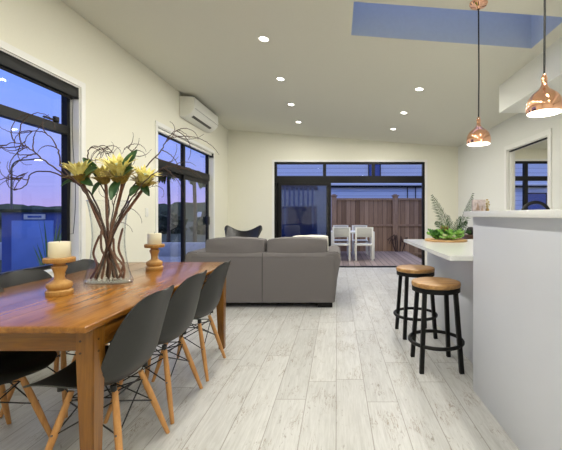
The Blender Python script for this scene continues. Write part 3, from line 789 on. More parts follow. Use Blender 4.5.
# ------------------------------------------------------------------ air conditioner
ac = thing('air_conditioner', 'white wall mounted air conditioner high on the left wall', 'air conditioner', (XL, 6.03, 2.74))
pf = [(0, 0), (.09, -.005), (.185, .055), (.235, .12), (.24, .22), (.235, .295), (.215, .312), (0, .315)]
b = MB(); b.prism(pf, 'y', -.55, .55)
bmesh.ops.bevel(b.bm, geom=[e for e in b.bm.edges], offset=.006, segments=2, affect='EDGES'); b.build('casing', M['white'], ac)
def on_face(t0, t1, z_, d, nm, mat, ya=-.5, yb=.5):
    # strip on the slanted lower front between profile points 2 and 3
    A = Vector((.185, 0, .055)); B = Vector((.235, 0, .12)); n_ = Vector((.8, 0, -.6))
    p = A.lerp(B, t0)+n_*z_; q = A.lerp(B, t1)+n_*z_
    b = MB(); b.prism([(p.x, p.z), (q.x, q.z), (q.x+n_.x*d, q.z+n_.z*d), (p.x+n_.x*d, p.z+n_.z*d)], 'y', ya, yb); return b.build(nm, mat, ac, smooth=False)
A = Vector((.09, 0, -.005)); B = Vector((.185, 0, .055)); n_ = Vector((.53, 0, -.85))
p = A.lerp(B, .45)-n_*.001; q = A.lerp(B, .85)-n_*.001
MB().prism([(p.x, p.z), (q.x, q.z), (q.x+n_.x*.003, q.z+n_.z*.003), (p.x+n_.x*.003, p.z+n_.z*.003)], 'y', -.42, .38).build('air_outlet', M['plastic_b'], ac, smooth=False)
MB().box((.2385, -.53, .125), (.2415, .53, .129)).build('panel_gap', M['plastic_b'], ac, smooth=False)
sw = thing('light_switch', 'small white light switch on the wall between the left windows', 'switch', (XL, 4.53, 1.17))
MB().box((0, -.036, 0), (.009, .036, .115), .003).build('plate', M['white'], sw); MB().box((.009, -.01, .045), (.013, .01, .07), .002).build('rocker', M['trim'], sw)

# ------------------------------------------------------------------ vase, flowers, twigs
vc = Vector((-1.482, 2.27, TZ))
vs = thing('glass_vase', 'tall clear hourglass vase holding the proteas and willow twigs', 'vase', vc)
vp = [(.148, 0), (.155, .006), (.157, .016), (.148, .035), (.132, .08), (.116, .15), (.106, .23), (.103, .30), (.108, .38), (.120, .46), (.136, .53)]
b = MB(); b.lathe(vp, seg=56, sx=1, sy=.52, cap=True)
# remove the top cap so the vase is open
bm = b.bm; bm.faces.ensure_lookup_table(); bm.faces.remove(max(bm.faces, key=lambda f_: (len(f_.verts) > 10)*f_.calc_center_median().z))
b.lathe([(r-.004, zz) for r, zz in [(.14, .022)]+vp[3:]], seg=56, sx=1, sy=.5, cap=False)
b.tube([(vp[-1][0]*math.cos(2*PI*k/56), vp[-1][0]*.51*math.sin(2*PI*k/56), vp[-1][1]) for k in range(56)], .003, 6, closed=True)
b.build('vase_body', M['vase'], vs)
MB().lathe([(0, .003), (.143, .003), (.149, .012), (.138, .021), (0, .024)], seg=48, sx=1, sy=.5, cap=False).build('vase_base', M['vase'], vs)

def bez(ps, n):
    out = []
    m = len(ps)
    for i in range(m-1):
        p0 = ps[max(i-1, 0)]; p1 = ps[i]; p2 = ps[i+1]; p3 = ps[min(i+2, m-1)]
        for k in range(n):
            f_ = k/n; out.append(.5*((2*p1)+(-p0+p2)*f_+(2*p0-5*p1+4*p2-p3)*f_**2+(-p0+3*p1-3*p2+p3)*f_**3))
    out.append(ps[-1]); return out

def protea(label, head, dirv, size, foot, mid, seed, leaves, droop=False):
    rr = random.Random(seed)
    t = thing('protea', label, 'flower', foot, 0, 'yellow proteas in the glass vase'); o0 = Vector(foot)
    hd = Vector(head)-o0; dv = Vector(dirv).normalized(); md = Vector(mid)-o0
    sp_ = bez([Vector((0, 0, 0)), md, hd-dv*size*.75, hd-dv*size*.2], 8)
    MB().tube(sp_, [.0072+.0035*(k/len(sp_)) for k in range(len(sp_))], 8).build('stem', M['stem'], t)
    x = dv.orthogonal().normalized(); y = dv.cross(x)
    fl = MB(); br = MB()
    def pet(b, a, open_, L, W, base_r, back):
        ca, sa = math.cos(a), math.sin(a); rad = x*ca+y*sa; tan = -x*sa+y*ca
        def fn(u, v):
            w = W*(math.sin(PI*min(1, .18+.82*v))**.8)*(u-.5)
            ang = open_*(v**1.3)
            pos = hd-dv*back+rad*(base_r*math.sin(PI*min(.5, v*1.2+.1))+L*math.sin(ang)*v*.75)+dv*(L*math.cos(ang*.75)*v)
            return pos+tan*w-rad*(abs(u-.5)**2)*W*-.4
        b.grid(fn, 4, 8, .0016)
    for ring, (op, L, n, W) in enumerate(((.26, .85, 8, .22), (.50, 1.02, 10, .25), (.80, 1.08, 11, .24))):
        for k in range(n):
            pet(fl, 2*PI*(k+.5*ring)/n+rr.uniform(-.1, .1), op+rr.uniform(-.08, .08), L*size*rr.uniform(.9, 1.08), W*size, size*.20, size*.28)
    for ring, (op, L, n, W) in enumerate(((1.15, .80, 11, .22), (.85, .62, 11, .24), (.55, .5, 10, .24))):
        for k in range(n): pet(br, 2*PI*(k+.5*ring)/n, op+rr.uniform(-.1, .1), L*size, W*size, size*.25, size*.52)
    fl.build('petals', M['petal'], t); br.build('bracts', M['petal2'], t)
    b = MB()
    rings = [(0, .42), (.14, .38), (.22, .22), (.24, .0), (.2, -.2), (.08, -.42), (0, -.45)]
    b.lathe([(r*size, zz*size) for r, zz in rings], seg=18, cap=False)
    q = Vector((0, 0, 1)).rotation_difference(dv)
    bmesh.ops.rotate(b.bm, verts=b.bm.verts, cent=(0, 0, 0), matrix=q.to_matrix()); bmesh.ops.translate(b.bm, verts=b.bm.verts, vec=hd)
    b.build('core', M['core'], t)
    for (tip, w) in leaves:
        tp = Vector(tip)-o0; bs = sp_[int(len(sp_)*.86)]; d = tp-bs; side = d.cross(Vector((0, -1, .5))).normalized()
        b = MB(); b.grid(lambda u, v: bs+d*v+side*w*math.sin(PI*min(1, v*.96+.02))**.8*(u-.5)+Vector((0, -.012, .012))*math.sin(PI*v)-Vector((0, .02, 0))*abs(u-.5), 6, 10, .0014)
        b.build('leaf', M['leaf'], t)
Yv = 2.27
# feet of the stems stand on the thick vase base
fz = TZ+.026
def ft(dx, dy): return (vc.x+dx, vc.y+dy, fz)
protea('leftmost yellow protea, its head leaning towards the window', P(80, 174, 2.22), (-.18, -.22, .95), .122, ft(.095, .0), P(103, 232, 2.25), 1, [(P(62, 186, 2.2), .03), (P(98, 168, 2.16), .065), (P(94, 186, 2.2), .05)])
protea('largest central yellow protea facing the camera with a grey green centre', P(119, 172, 2.17), (.08, -.38, .9), .142, ft(-.03, -.02), P(110, 235, 2.25), 2, [(P(138, 150, 2.2), .065), (P(112, 200, 2.1), .06), (P(134, 168, 2.14), .05)])
protea('smaller yellow protea tucked left of the large central one', P(103, 176, 2.28), (-.12, -.2, .95), .105, ft(.03, .02), P(108, 232, 2.3), 3, [(P(84, 158, 2.28), .055), (P(93, 195, 2.25), .035)])
protea('rightmost yellow protea, head leaning away from the window', P(144, 180, 2.28), (.35, -.25, .85), .115, ft(-.085, .0), P(116, 228, 2.27), 4, [(P(131, 196, 2.2), .06), (P(150, 196, 2.26), .045)])

def twig(label, pts, r0, subs, seed, foot):
    rr = random.Random(seed)
    t = thing('willow_twig', label, 'twig', foot, 0, 'curly willow twigs in the glass vase'); o0 = Vector(foot)
    pp = [Vector((0, 0, 0))]+[Vector(p)-o0 for p in pts]
    path = bez(pp, 7); n = len(path)
    path = [p+Vector((rr.uniform(-1, 1), rr.uniform(-1, 1), rr.uniform(-1, 1)))*.0035 for p in path]; path[0] = Vector((0, 0, 0))
    MB().tube(path, [max(.0014, r0*(1-.8*k/n)) for k in range(n)], 6).build('stem', M['twig'], t)
    for (f0, offs) in subs:
        i = int(f0*(n-1)); p = path[i]
        q = [p]+[p+Vector(o_) for o_ in offs]; qq = bez(q, 6)
        qq = [c_+Vector((rr.uniform(-1, 1), rr.uniform(-1, 1), rr.uniform(-1, 1)))*.002 for c_ in qq]; qq[0] = p
        MB().tube(qq, [max(.0011, r0*.5*(1-.7*k/len(qq))) for k in range(len(qq))], 5).build('side_twig', M['twig'], t)
def curl(dx, dz, s, turns=1.2, n=9, dy=0, cw=1, drift=.5):
    """offset list for a curly side twig starting towards (dx,dz)"""
    out = []; a0 = math.atan2(dz, dx)
    x = z_ = y_ = 0
    for k in range(1, n+1):
        a = a0+cw*turns*2*PI*(k/n)**1.3*.6; x += math.cos(a)*s/n*2; z_ += math.sin(a)*s/n*2; y_ += dy*s/n
        out.append((x, y_, z_))
    return out
def rsubs(seed, n, dirx, s0=.08, s1=.16, lo=.5, hi=.98):
    rr = random.Random(seed); L = []
    for k in range(n):
        L.append((rr.uniform(lo, hi), curl(dirx*rr.uniform(.3, 1), rr.uniform(-.5, .9), rr.uniform(s0, s1)*.8, rr.uniform(.25, .75), 8, rr.uniform(-.5, .5), rr.choice((-1, 1)))))
    return L
lb = 'dark curly willow twig in the vase, '
twig(lb+'reaching far left to the edge of the window', [P(105, 230, 2.25), P(86, 192, 2.2), P(60, 172, 2.15), P(36, 154, 2.1), P(24, 145, 2.08), P(10, 143, 2.05), P(-4, 150, 2.02)], .0075, rsubs(5, 6, -1)+[(.72, curl(-.9, -.25, .22, .35, 9, 0, -1)), (.75, curl(-.4, .9, .2, .9, 10, 0, -1))], 21, ft(.05, .015))
twig(lb+'arching high left then down in a loop', [P(106, 235, 2.28), P(92, 195, 2.3), P(70, 180, 2.3), P(50, 172, 2.3), P(32, 173, 2.3), P(26, 185, 2.28), P(14, 190, 2.26), P(22, 178, 2.25), P(28, 172, 2.25)], .0068, rsubs(6, 6, -1)+[(.62, curl(-.9, .3, .2, .4, 9, 0, 1))], 22, ft(.07, -.015))
twig(lb+'low left one ending near the sky line', [P(104, 230, 2.2), P(84, 190, 2.15), P(62, 168, 2.12), P(58, 150, 2.1), P(48, 135, 2.1), P(34, 131, 2.1), P(25, 140, 2.1), P(28, 150, 2.1)], .0065, rsubs(7, 6, -1), 23, ft(.02, -.03))
twig(lb+'sweeping right in front of the doors', [P(112, 235, 2.28), P(127, 200, 2.3), P(142, 172, 2.32), P(160, 152, 2.36), P(168, 138, 2.38), P(178, 130, 2.4), P(190, 138, 2.42)], .0068, rsubs(8, 6, 1)+[(.7, curl(.8, .3, .2, .35, 9, 0, -1))], 24, ft(-.09, .01))
twig(lb+'lower right one crossing the door head', [P(114, 235, 2.2), P(128, 205, 2.18), P(146, 180, 2.2), P(160, 170, 2.25), P(172, 166, 2.3), P(182, 172, 2.32)], .006, rsubs(9, 6, 1), 25, ft(-.055, -.03))
twig(lb+'curling above the central flower', [P(108, 235, 2.32), P(108, 200, 2.34), P(92, 170, 2.36), P(88, 152, 2.36), P(97, 146, 2.36), P(105, 152, 2.36), P(108, 160, 2.36)], .006, rsubs(10, 6, 1, .06, .11), 26, ft(.015, .03))
twig(lb+'upright one curling over right of the central flower', [P(112, 235, 2.33), P(120, 200, 2.36), P(128, 175, 2.38), P(132, 155, 2.38), P(126, 147, 2.38), P(122, 154, 2.38)], .006, rsubs(12, 7, 1, .06, .12), 27, ft(-.02, .03))
twig(lb+'low wiry one spreading right below the rightmost flower', [P(112, 235, 2.36), P(122, 210, 2.4), P(134, 196, 2.42), P(146, 188, 2.42), P(158, 186, 2.42)], .0045, rsubs(31, 9, 1, .06, .12, .3), 28, ft(-.04, .04))
twig(lb+'wiry upright one behind the central flower', [P(110, 235, 2.38), P(114, 205, 2.42), P(120, 180, 2.44), P(116, 160, 2.44), P(108, 148, 2.44), P(98, 150, 2.44)], .005, rsubs(33, 9, -1, .06, .12, .3), 29, ft(.0, .045))
# bare stem ends standing inside the vase
for k, (dx, py, dx2) in enumerate(((-.105, 235, -.06), (.10, 238, .03), (.0, 230, -.05), (.06, 228, .09))):
    base = Vector(ft(dx, .01*(k-1.5))); b = MB(); q = P(109, py, Yv)+Vector((dx2, 0, 0))-base
    b.tube(bez([Vector((0, 0, 0)), q*.3+Vector((.022, 0, 0)), q*.6-Vector((.018, 0, 0)), q], 6), [.007]*18+[.004], 7)
    o = b.build('bare_stem', M['stem']); o.location = base
    tag(o, 'short bare reddish stem standing among the flower stems inside the vase', 'twig', 'bare stems in the glass vase')

# ------------------------------------------------------------------ candlesticks
def candle_holder(x, y, l1, l2):
    t = thing('candle_holder', l1, 'candle holder', (x, y, TZ), 0, 'turned wooden candle holders on the table')
    pr = [(0, 0), (.060, 0), (.063, .004), (.063, .022), (.058, .027), (.050, .030), (.058, .040), (.061, .052), (.057, .064), (.040, .074), (.028, .082), (.024, .095), (.026, .120), (.034, .142), (.037, .150), (.034, .158), (.027, .162), (.027, .168), (.033, .172), (.033, .178), (0, .178)]
    MB().lathe(pr, seg=36, cap=False).build('turned_base', M['turned'], t)
    MB().lathe([(0, .178), (.070, .178), (.073, .182), (.073, .200), (.070, .203), (0, .203)], seg=40, cap=False).build('plate', M['turned'], t)
    c_ = thing('pillar_candle', l2, 'candle', (x, y, TZ+.203), 0, 'cream pillar candles')
    MB().lathe([(0, 0), (.049, 0), (.051, .003), (.051, .083), (.048, .087), (.03, .086), (0, .082)], seg=36, cap=False).build('wax', M['wax'], c_)
    MB().tube([(0, 0, .08), (.001, 0, .098)], .0015, 6).build('wick', M['wick'], c_)
candle_holder(-1.53, 1.93, 'turned light wood candle holder on the table nearer the camera, left of the vase', 'cream pillar candle on the nearer candle holder, left of the vase')
candle_holder(-1.46, 2.80, 'turned light wood candle holder farther along the table, right of the vase', 'cream pillar candle on the farther candle holder, right of the vase')

# ------------------------------------------------------------------ sofa
sf = thing('sofa', 'grey fabric two seat sofa seen from behind with black block feet', 'sofa', (-.955, 4.49, 0))
def puff(b, a, c, pw=.32, nx=14, ny=6, nz=8, bulge=.03, sag=0, seed=0):
    """soft cushion box between corners a and c"""
    a = Vector(a); c = Vector(c); ce = (a+c)/2; h = (c-a)/2
    r = bmesh.ops.create_cube(b.bm, size=2)
    vs = r['verts']; es = list({e for v in vs for e in v.link_edges})
    bmesh.ops.subdivide_edges(b.bm, edges=es, cuts=9, use_grid_fill=True)
    vs = [v for v in b.bm.verts if v.tag is False]
    for v in vs:
        x, y, z_ = v.co; v.tag = True
        q = lambda m, n_: 1-.5*pw*(max(0, abs(m))**6+max(0, abs(n_))**6)*.5
        X = x*q(y, z_); Y_ = y*q(x, z_); Z_ = z_*q(x, y)
        bl = (1-x*x)*(1-z_*z_); Y_ += (1 if y > 0 else -1)*bulge/h.y*bl*(abs(y) > .5)
        bt_ = (1-x*x)*(1-y*y); Z_ += (1 if z_ > 0 else -1)*bulge*.5/h.z*bt_*(abs(z_) > .5)
        w = noise.noise(Vector((x*1.7+seed*3.1, y*1.7, z_*1.7)))*.012
        v.co = Vector((ce.x+X*h.x, ce.y+Y_*h.y+w*.6, ce.z+Z_*h.z+w-sag*(x*x)*(z_ > 0)))
    return b
# arms: flared outwards at the top; depth along Y
for sx, nm in ((-1, 'arm'), (1, 'arm')):
    prof = []
    base = .93; pts = [(.75, .07), (.925, .07), (.935, .15), (.955, .35), (.985, .52), (1.003, .60), (1.007, .645), (.995, .69), (.965, .715), (.92, .722), (.86, .715), (.80, .69), (.77, .65), (.755, .5)]
    b = MB(); b.prism([(sx*p_[0], p_[1]) for p_ in pts], 'y', 0.012, .95)
    es = [e for e in b.bm.edges if abs(e.verts[0].co.y-e.verts[1].co.y) < 1e-5]
    bmesh.ops.bevel(b.bm, geom=es, offset=.018, segments=3, affect='EDGES'); b.build(nm, M['sofa'], sf)
b = MB(); pf = [(0, .07), (.0, .60), (.006, .66), (.03, .70), (.07, .714), (.13, .71), (.17, .68), (.19, .6), (.22, .40), (.22, .07)]
b.prism(pf, 'x', -.925, .925)
bmesh.ops.bevel(b.bm, geom=[e for e in b.bm.edges if abs(e.verts[0].co.x-e.verts[1].co.x) < 1e-5], offset=.012, segments=2, affect='EDGES')
bk = b.build('back', M['sofa'], sf)
MB().tube([(-.005, -.001, .08), (-.005, -.001, .6), (-.005, .004, .66), (-.005, .03, .702)], .0035, 6).build('centre_seam', M['seam'], bk)
MB().tube([(-.92, .0, .655), (.92, .0, .655)], .0025, 6).build('piping', M['sofa'], bk)
MB().box((-.90, .03, .058), (.90, .93, .36), .01).build('base', M['seam'], sf)
for k, (a, c_) in enumerate(((-.75, -.005), (.005, .75))):
    b = MB(); puff(b, (a, .20, .34), (c_, .93, .49), bulge=.01, seed=k); b.build('seat_cushion', M['sofa'], sf)
for k, (a, c_) in enumerate(((-.765, .02), (.035, .83))):
    b = MB(); puff(b, (a, .05, .55), (c_, .27, .895), pw=.14, bulge=.02, sag=.02, seed=k+5)
    o = b.build('back_cushion', M['sofa'], sf)
    b = MB(); zt_ = .872; yb_ = .045
    b.tube(bez([Vector((a+.04, yb_+.03, zt_-.03)), Vector((a+.12, yb_+.02, zt_-.012)), Vector(((a+c_)/2, yb_+.012, zt_-.004)), Vector((c_-.12, yb_+.02, zt_-.012)), Vector((c_-.04, yb_+.03, zt_-.03))], 6), .006, 6)
    b.build('piping', M['seam'], o)
for sx in (-1, 1):
    for y in (.03, .80): MB().box((sx*.80-.095, y, 0), (sx*.80+.095, y+.11, .06), .003).build('foot', M['blackm'], sf)
cu = thing('throw_cushion', 'white throw cushion poking up behind the right sofa cushion', 'cushion', (-.37, 4.86, .49), 0)
b = MB(); puff(b, (-.25, -.07, 0), (.25, .07, .41), pw=.12, bulge=.03, seed=9)
bmesh.ops.rotate(b.bm, verts=b.bm.verts, cent=(0, 0, 0), matrix=Matrix.Rotation(R(0), 3, 'X')); b.build('cover', M['linen'], cu)
cu2 = dup(cu, (-1.42, 4.86, .44), R(6), 'white throw cushion resting behind the left sofa cushion')
cu['group'] = cu2['group'] = 'white throw cushions on the sofa'

# ------------------------------------------------------------------ butterfly chair
bf = thing('butterfly_chair', 'black leather butterfly chair in the corner beyond the sofa', 'chair', (-1.79, 6.45, 0), R(4))
def sling(u, v):
    q = 2*u-1; a = abs(q)
    wid = .355-.08*math.sin(PI*v)
    x = wid*math.sin(q*PI/2*.98)
    z_ = .34+.28*(1-v)**2+.53*v**1.5-(1-a**2)*.20*math.sin(PI*v)
    wave = .5-.5*math.cos(2*PI*min(1, a*.98)**1.0*.62)       # wings up beside the dipped middle
    z_ += (wave*.12-.07*max(0, (a-.68)/.32)**2)*v**2 + a*a*.06*(1-v)
    return (x, -.38+.72*v+(1-a*a)*.05*v, z_)
MB().grid(sling, 24, 24, .006).build('sling', M['leather'], bf)
b = MB()
edge = [Vector(sling(u/20, 1)) for u in range(21)]
b.tube(edge, .009, 7).build('edge_binding', M['leather'], bf)
b = MB()
c = {(-1, 1): Vector(sling(0, 1)), (1, 1): Vector(sling(1, 1)), (-1, 0): Vector(sling(0, 0)), (1, 0): Vector(sling(1, 0))}
for sx in (-1, 1):
    b.tube([c[sx, 1], (sx*.02, .0, .16), (-sx*.30, -.30, .008)], .007, 8)
    b.tube([c[sx, 0], (sx*.02, -.02, .18), (-sx*.30, .34, .008)], .007, 8)
    b.tube([(sx*.30, -.30, .008), (sx*.30, .34, .008)], .007, 8)
b.build('frame', M['blackm'], bf)

# ------------------------------------------------------------------ outdoors
struct(MB().box((-60, -20, -.45), (60, 90, -.25)).build('ground', M['grass'], smooth=False))
struct(MB().box((-2.61, YB+.145, -.2), (2.3, 11.56, -.012)).build('deck', M['deck'], smooth=False))
struct(MB().box((-6.2, -1, -.25), (-2.612, 10.5, -.06)).build('terrace', M['paving'], smooth=False))
struct(MB().box((-2.61, YB+.145, 2.56), (3.0, YB+.95, 2.64)).build('added_eave', M['trim'], smooth=False))  # unseen eave added above the back doors to hold the deck lamps
for x in (-.6, .6, 1.8):  # out-of-view lamps added to throw warm light on deck and fence
    t = dup(dlt, (x, YB+.62, 2.559), 0, 'unseen downlight added under the eave to warm the deck and fence', 'unseen downlights added under the eave')
    for c in t.children:
        if c.type == 'LIGHT': c.data = lightdata('AREA', 'eave_fill', 12, WARM, shape='DISK', size=.08)
# boundary fence beyond the deck
FY = 11.6
fn = thing('timber_fence', 'brown timber paling fence with capped posts behind the outdoor dining set', 'fence', (1.0, FY, -.25))
xs = [px2x(0)]
MB().box((-1.16, .0, .0), (.84, .022, 1.98)).build('paling_panel', M['paling'], fn, smooth=False)
MB().box((1.0, .0, .0), (3.6, .022, 1.98)).build('paling_panel', M['paling'], fn, smooth=False)
for z_ in (.16, 1.10, 1.96):
    MB().box((-1.16, -.035, z_-.04), (3.6, 0, z_+.03)).build('rail', M['post'], fn, smooth=False)
for x in (-1.1, .93, 3.0):
    b = MB().box((x-.085, -.06, 0), (x+.085, .06, 2.05), .006).build('post', M['post'], fn)
    MB().box((x-.115, -.09, 2.05), (x+.115, .09, 2.09), .01).box((x-.06, -.05, 2.09), (x+.06, .05, 2.12), .01).build('post_cap', M['post'], b)
# neighbour house
hs = thing('neighbour_house', 'pale weatherboard clad house wall rising beyond the timber fence', 'house', (2.5, 15.2, -.25))
MB().box((-7.5, 0, 0), (8.5, 3.0, 5.4)).build('clad_wall', M['cladding'], hs, smooth=False)
MB().box((-2.9, -.14, 2.62), (8.5, 0, 2.70)).build('gutter', M['alu'], hs, smooth=False)
MB().box((-2.9, -.10, 2.70), (8.5, 0, 2.76)).build('fascia', M['outwhite'], hs, smooth=False)
wf = MB().box((-1.15, -.04, 3.05), (-.60, .0, 3.75)).build('window', M['alu'], hs, smooth=False)
MB().box((-1.10, -.046, 3.1), (-.65, -.04, 3.7)).build('pane', M['bluepaint'], wf, smooth=False)
for x in (.55, .9): MB().tube([(x, -.06, 2.15), (x, -.06, 2.62)], .02, 8).build('vent_pipe', M['alu'], hs)
wf = MB().box((5.6, -.04, .9), (6.6, 0, 2.4)).build('window', M['alu'], hs, smooth=False)
MB().box((5.66, -.046, .96), (6.54, -.04, 2.34)).build('pane', M['bluepaint'], wf, smooth=False)
# blue slatted shed to the left behind the closed glass panel
sh = thing('slatted_garden_shed', 'dark blue slatted garden shed seen through the closed back glass panel', 'shed', (-1.35, 12.6, -.25))
MB().box((-.75, .0, 0), (.55, 1.4, 1.75)).build('wall', M['bluepaint'], sh, smooth=False)
b = MB()
for k in range(8): b.box((-.72+k*.165, -.03, 1.0), (-.68+k*.165+.03, 0, 2.45))
b.build('slats', M['bluelight'], sh, smooth=False)
MB().box((-.4, -.04, .0), (.45, -.005, 1.72)).build('door', M['navy'], sh, smooth=False)
MB().box((-.8, -.05, 2.42), (.6, 1.45, 2.5)).build('roof', M['bluepaint'], sh, smooth=False)
b = MB()
rr = random.Random(4)
def blob(b, c_, r, seed, sub=3, amp=.35, flat=.8):
    res = bmesh.ops.create_icosphere(b.bm, subdivisions=sub, radius=1)
    for v in res['verts']:
        d = v.co.normalized(); k = 1+amp*noise.noise(d*2.3+Vector((seed, seed*.7, 0)))+amp*.5*noise.noise(d*6+Vector((seed, 0, seed)))
        v.co = Vector((c_[0]+d.x*r*k, c_[1]+d.y*r*k, c_[2]+d.z*r*k*flat))
for k in range(14):
    x = -2.45+.165*k; r = rr.uniform(.09, .15)
    b = MB(); blob(b, (0, 0, 0), r, k*1.3, 2, .4); o = b.build('garden_rock', M['rock']); o.location = (x+rr.uniform(-.02, .02), 11.75+rr.uniform(-.05, .05), -.16)
    tag(o, 'rounded grey garden rock in the row at the end of the deck', 'rock', 'garden rocks below the slatted shed')
for k, x in enumerate((-2.75, -2.02, -.52, .12)):
    b = MB(); blob(b, (0, 0, .3), .24, k*2.7+.3, 4, .5, 1.25); o = b.build('garden_shrub', M['hedge']); o.location = (x, 12.15, -.25)
    tag(o, ['dark garden shrub at the far left of the slatted shed', 'dark garden shrub in front of the slatted shed corner', 'dark garden shrub right of the slatted shed', 'dark garden shrub beside the left fence post'][k], 'shrub', 'shrubs at the end of deck')
# small bare plant against the fence
bp = thing('climbing_plant', 'dark bare curling plant at the foot of the fence post', 'plant', (2.02, 11.40, -.25))
b = MB(); rr = random.Random(8)
for k in range(12):
    a = rr.uniform(-.28, .28); b.tube(bez([Vector((0, 0, 0)), Vector((a*.6, 0, .35)), Vector((a, -.04, .6+rr.random()*.2)), Vector((a*1.4+rr.uniform(-.1, .1), .0, .45+rr.random()*.2))], 6), .010, 5)
b.build('stems', M['twig'], bp)
# outdoor dining set
ot = thing('outdoor_table', 'white outdoor dining table on the deck', 'table', (.45, 9.95, -.012))
MB().box((-.62, -.40, .70), (.58, .40, .74), .005).build('tabletop', M['outwhite'], ot)
for sx in (-.585, .545):
    for sy in (-.365, .365): MB().box((sx-.035, sy-.035, 0), (sx+.035, sy+.035, .70), .004).build('leg', M['outwhite'], ot)
oc = thing('outdoor_chair', 'white framed outdoor chair nearer the house, left one beside the sofa arm', 'chair', (.115, 9.35, -.012), 0, 'outdoor chairs at the white table')
for sx in (-1, 1):
    MB().box((sx*.215-.022, -.25, 0), (sx*.215+.022, -.205, .88), .004).build('leg', M['outwhite'], oc)
    MB().box((sx*.215-.022, .18, 0), (sx*.215+.022, .225, .43), .004).build('leg', M['outwhite'], oc)
    MB().box((sx*.215-.02, -.205, .40), (sx*.215+.02, .18, .435), .004).build('side_rail', M['outwhite'], oc)
MB().box((-.195, -.20, .415), (.195, .22, .435), .004).build('seat', M['sling'], oc)
MB().box((-.193, -.245, .40), (.193, -.21, .44), .003).build('rear_rail', M['outwhite'], oc)
MB().box((-.193, -.24, .62), (.193, -.215, .85), .004).build('backrest', M['sling'], oc)
MB().box((-.193, -.247, .85), (.193, -.207, .88), .003).build('top_rail', M['outwhite'], oc)
dup(oc, (.71, 9.35, -.012), 0, 'white framed outdoor chair nearer the house, right one in front of the table leg')
dup(oc, (.115, 10.62, -.012), PI, 'white framed outdoor chair on the fence side of the table, left one')
dup(oc, (.70, 10.62, -.012), PI, 'white framed outdoor chair on the fence side of the table, right one')

# left outdoors: blue shed, street lamp, palms, hills
ls = thing('blue_shed', 'blue garden shed with a pale blue door seen through the near left window', 'shed', (-7.55, 8.7, -.25), R(20))
MB().box((-.62, 0, 0), (.62, 1.2, 1.50)).build('wall', M['bluepaint'], ls, smooth=False)
MB().box((-.70, -.08, 1.50), (.70, 1.3, 1.58)).build('roof', M['hedge'], ls, smooth=False)
d = MB().box((-.42, -.03, .05), (.42, 0, 1.30), .005).build('door', M['bluelight'], ls)
MB().box((-.18, -.035, 1.33), (.25, 0, 1.46), .005).build('vent_plate', M['outwhite'], ls)
MB().box((-.10, -.04, 1.37), (.18, -.035, 1.42)).build('vent_slot', M['bluepaint'], ls)
st = thing('street_lamp', 'tall curved street lamp standing against the dusk sky', 'lamp', (-27.9, 30, -.25))
pts = [(0, 0, 0), (0, 0, 3), (0, 0, 5.3)]+[(.8-.8*math.cos(a), 0, 5.3+.8*math.sin(a)) for a in (.3, .6, .9, 1.2, 1.5)]+[(1.5, 0, 6.15), (2.1, 0, 6.2)]
MB().tube(pts, [.09, .08, .07]+[.06]*7, 8).build('pole', M['galv'], st)
hd_ = MB().box((1.95, -.13, 6.12), (2.65, .13, 6.25), .03).build('lamp_head', M['galv'], st); MB().box((2.05, -.1, 6.09), (2.55, .1, 6.12)).build('lens', M['street'], hd_)
def outpalm(x, y, h, label, seed, s=.62):
    t = thing('palm_tree', label, 'tree', (x, y, -.25), 0, 'palms beyond the left sliding doors'); rr = random.Random(seed)
    MB().tube([(0, 0, 0), (.04, 0, h*.5), (0, 0, h)], [.08, .065, .06], 10).build('trunk', M['trunk'], t)
    b = MB()
    for k in range(11):
        a = 2*PI*k/11+rr.uniform(-.2, .2); L = s*rr.uniform(.9, 1.25); e = rr.uniform(-.5, .7)
        frond(b, (0, 0, h), (L*math.cos(a), L*math.sin(a), h+L*e), (.0, 0, .35*s), 16, .5*s, rr=rr, droop=1.2, wl=.03)
    b.build('fronds', M['palmleaf'], t)
outpalm(-6.75, 14, 3.0, 'dark palm tree outside, behind the left half of the sliding doors', 1)
outpalm(-5.1, 12.5, 2.75, 'palm tree outside, behind the right half of the sliding doors', 2, .5)
flx = thing('flax_bush', 'spiky green flax bush outside the near left window behind the candle', 'plant', (-4.35, 5.3, -.06))
b = MB(); rr = random.Random(5)
for k in range(22):
    a = rr.uniform(0, 6.28); L = rr.uniform(.7, 1.35); sp_ = rr.uniform(.1, .5)
    e = Vector((math.cos(a)*sp_, math.sin(a)*sp_, L)); sd = Vector((-math.sin(a), math.cos(a), 0))*.022
    b.grid(lambda u, v: Vector((e.x*v**1.4, e.y*v**1.4, e.z*(v-.25*sp_*v*v)))+sd*(u-.5)*2*(1-v**3), 1, 8)
b.build('blades', M['flax'], flx)
gw = MB().box((-5.5, -.1, 0), (5.5, .1, .55), .01).build('garden_wall', M['concrete']); gw.location = (-6.2, 11.2, -.25)
tag(gw, 'low pale masonry garden wall beyond the left terrace', 'wall')
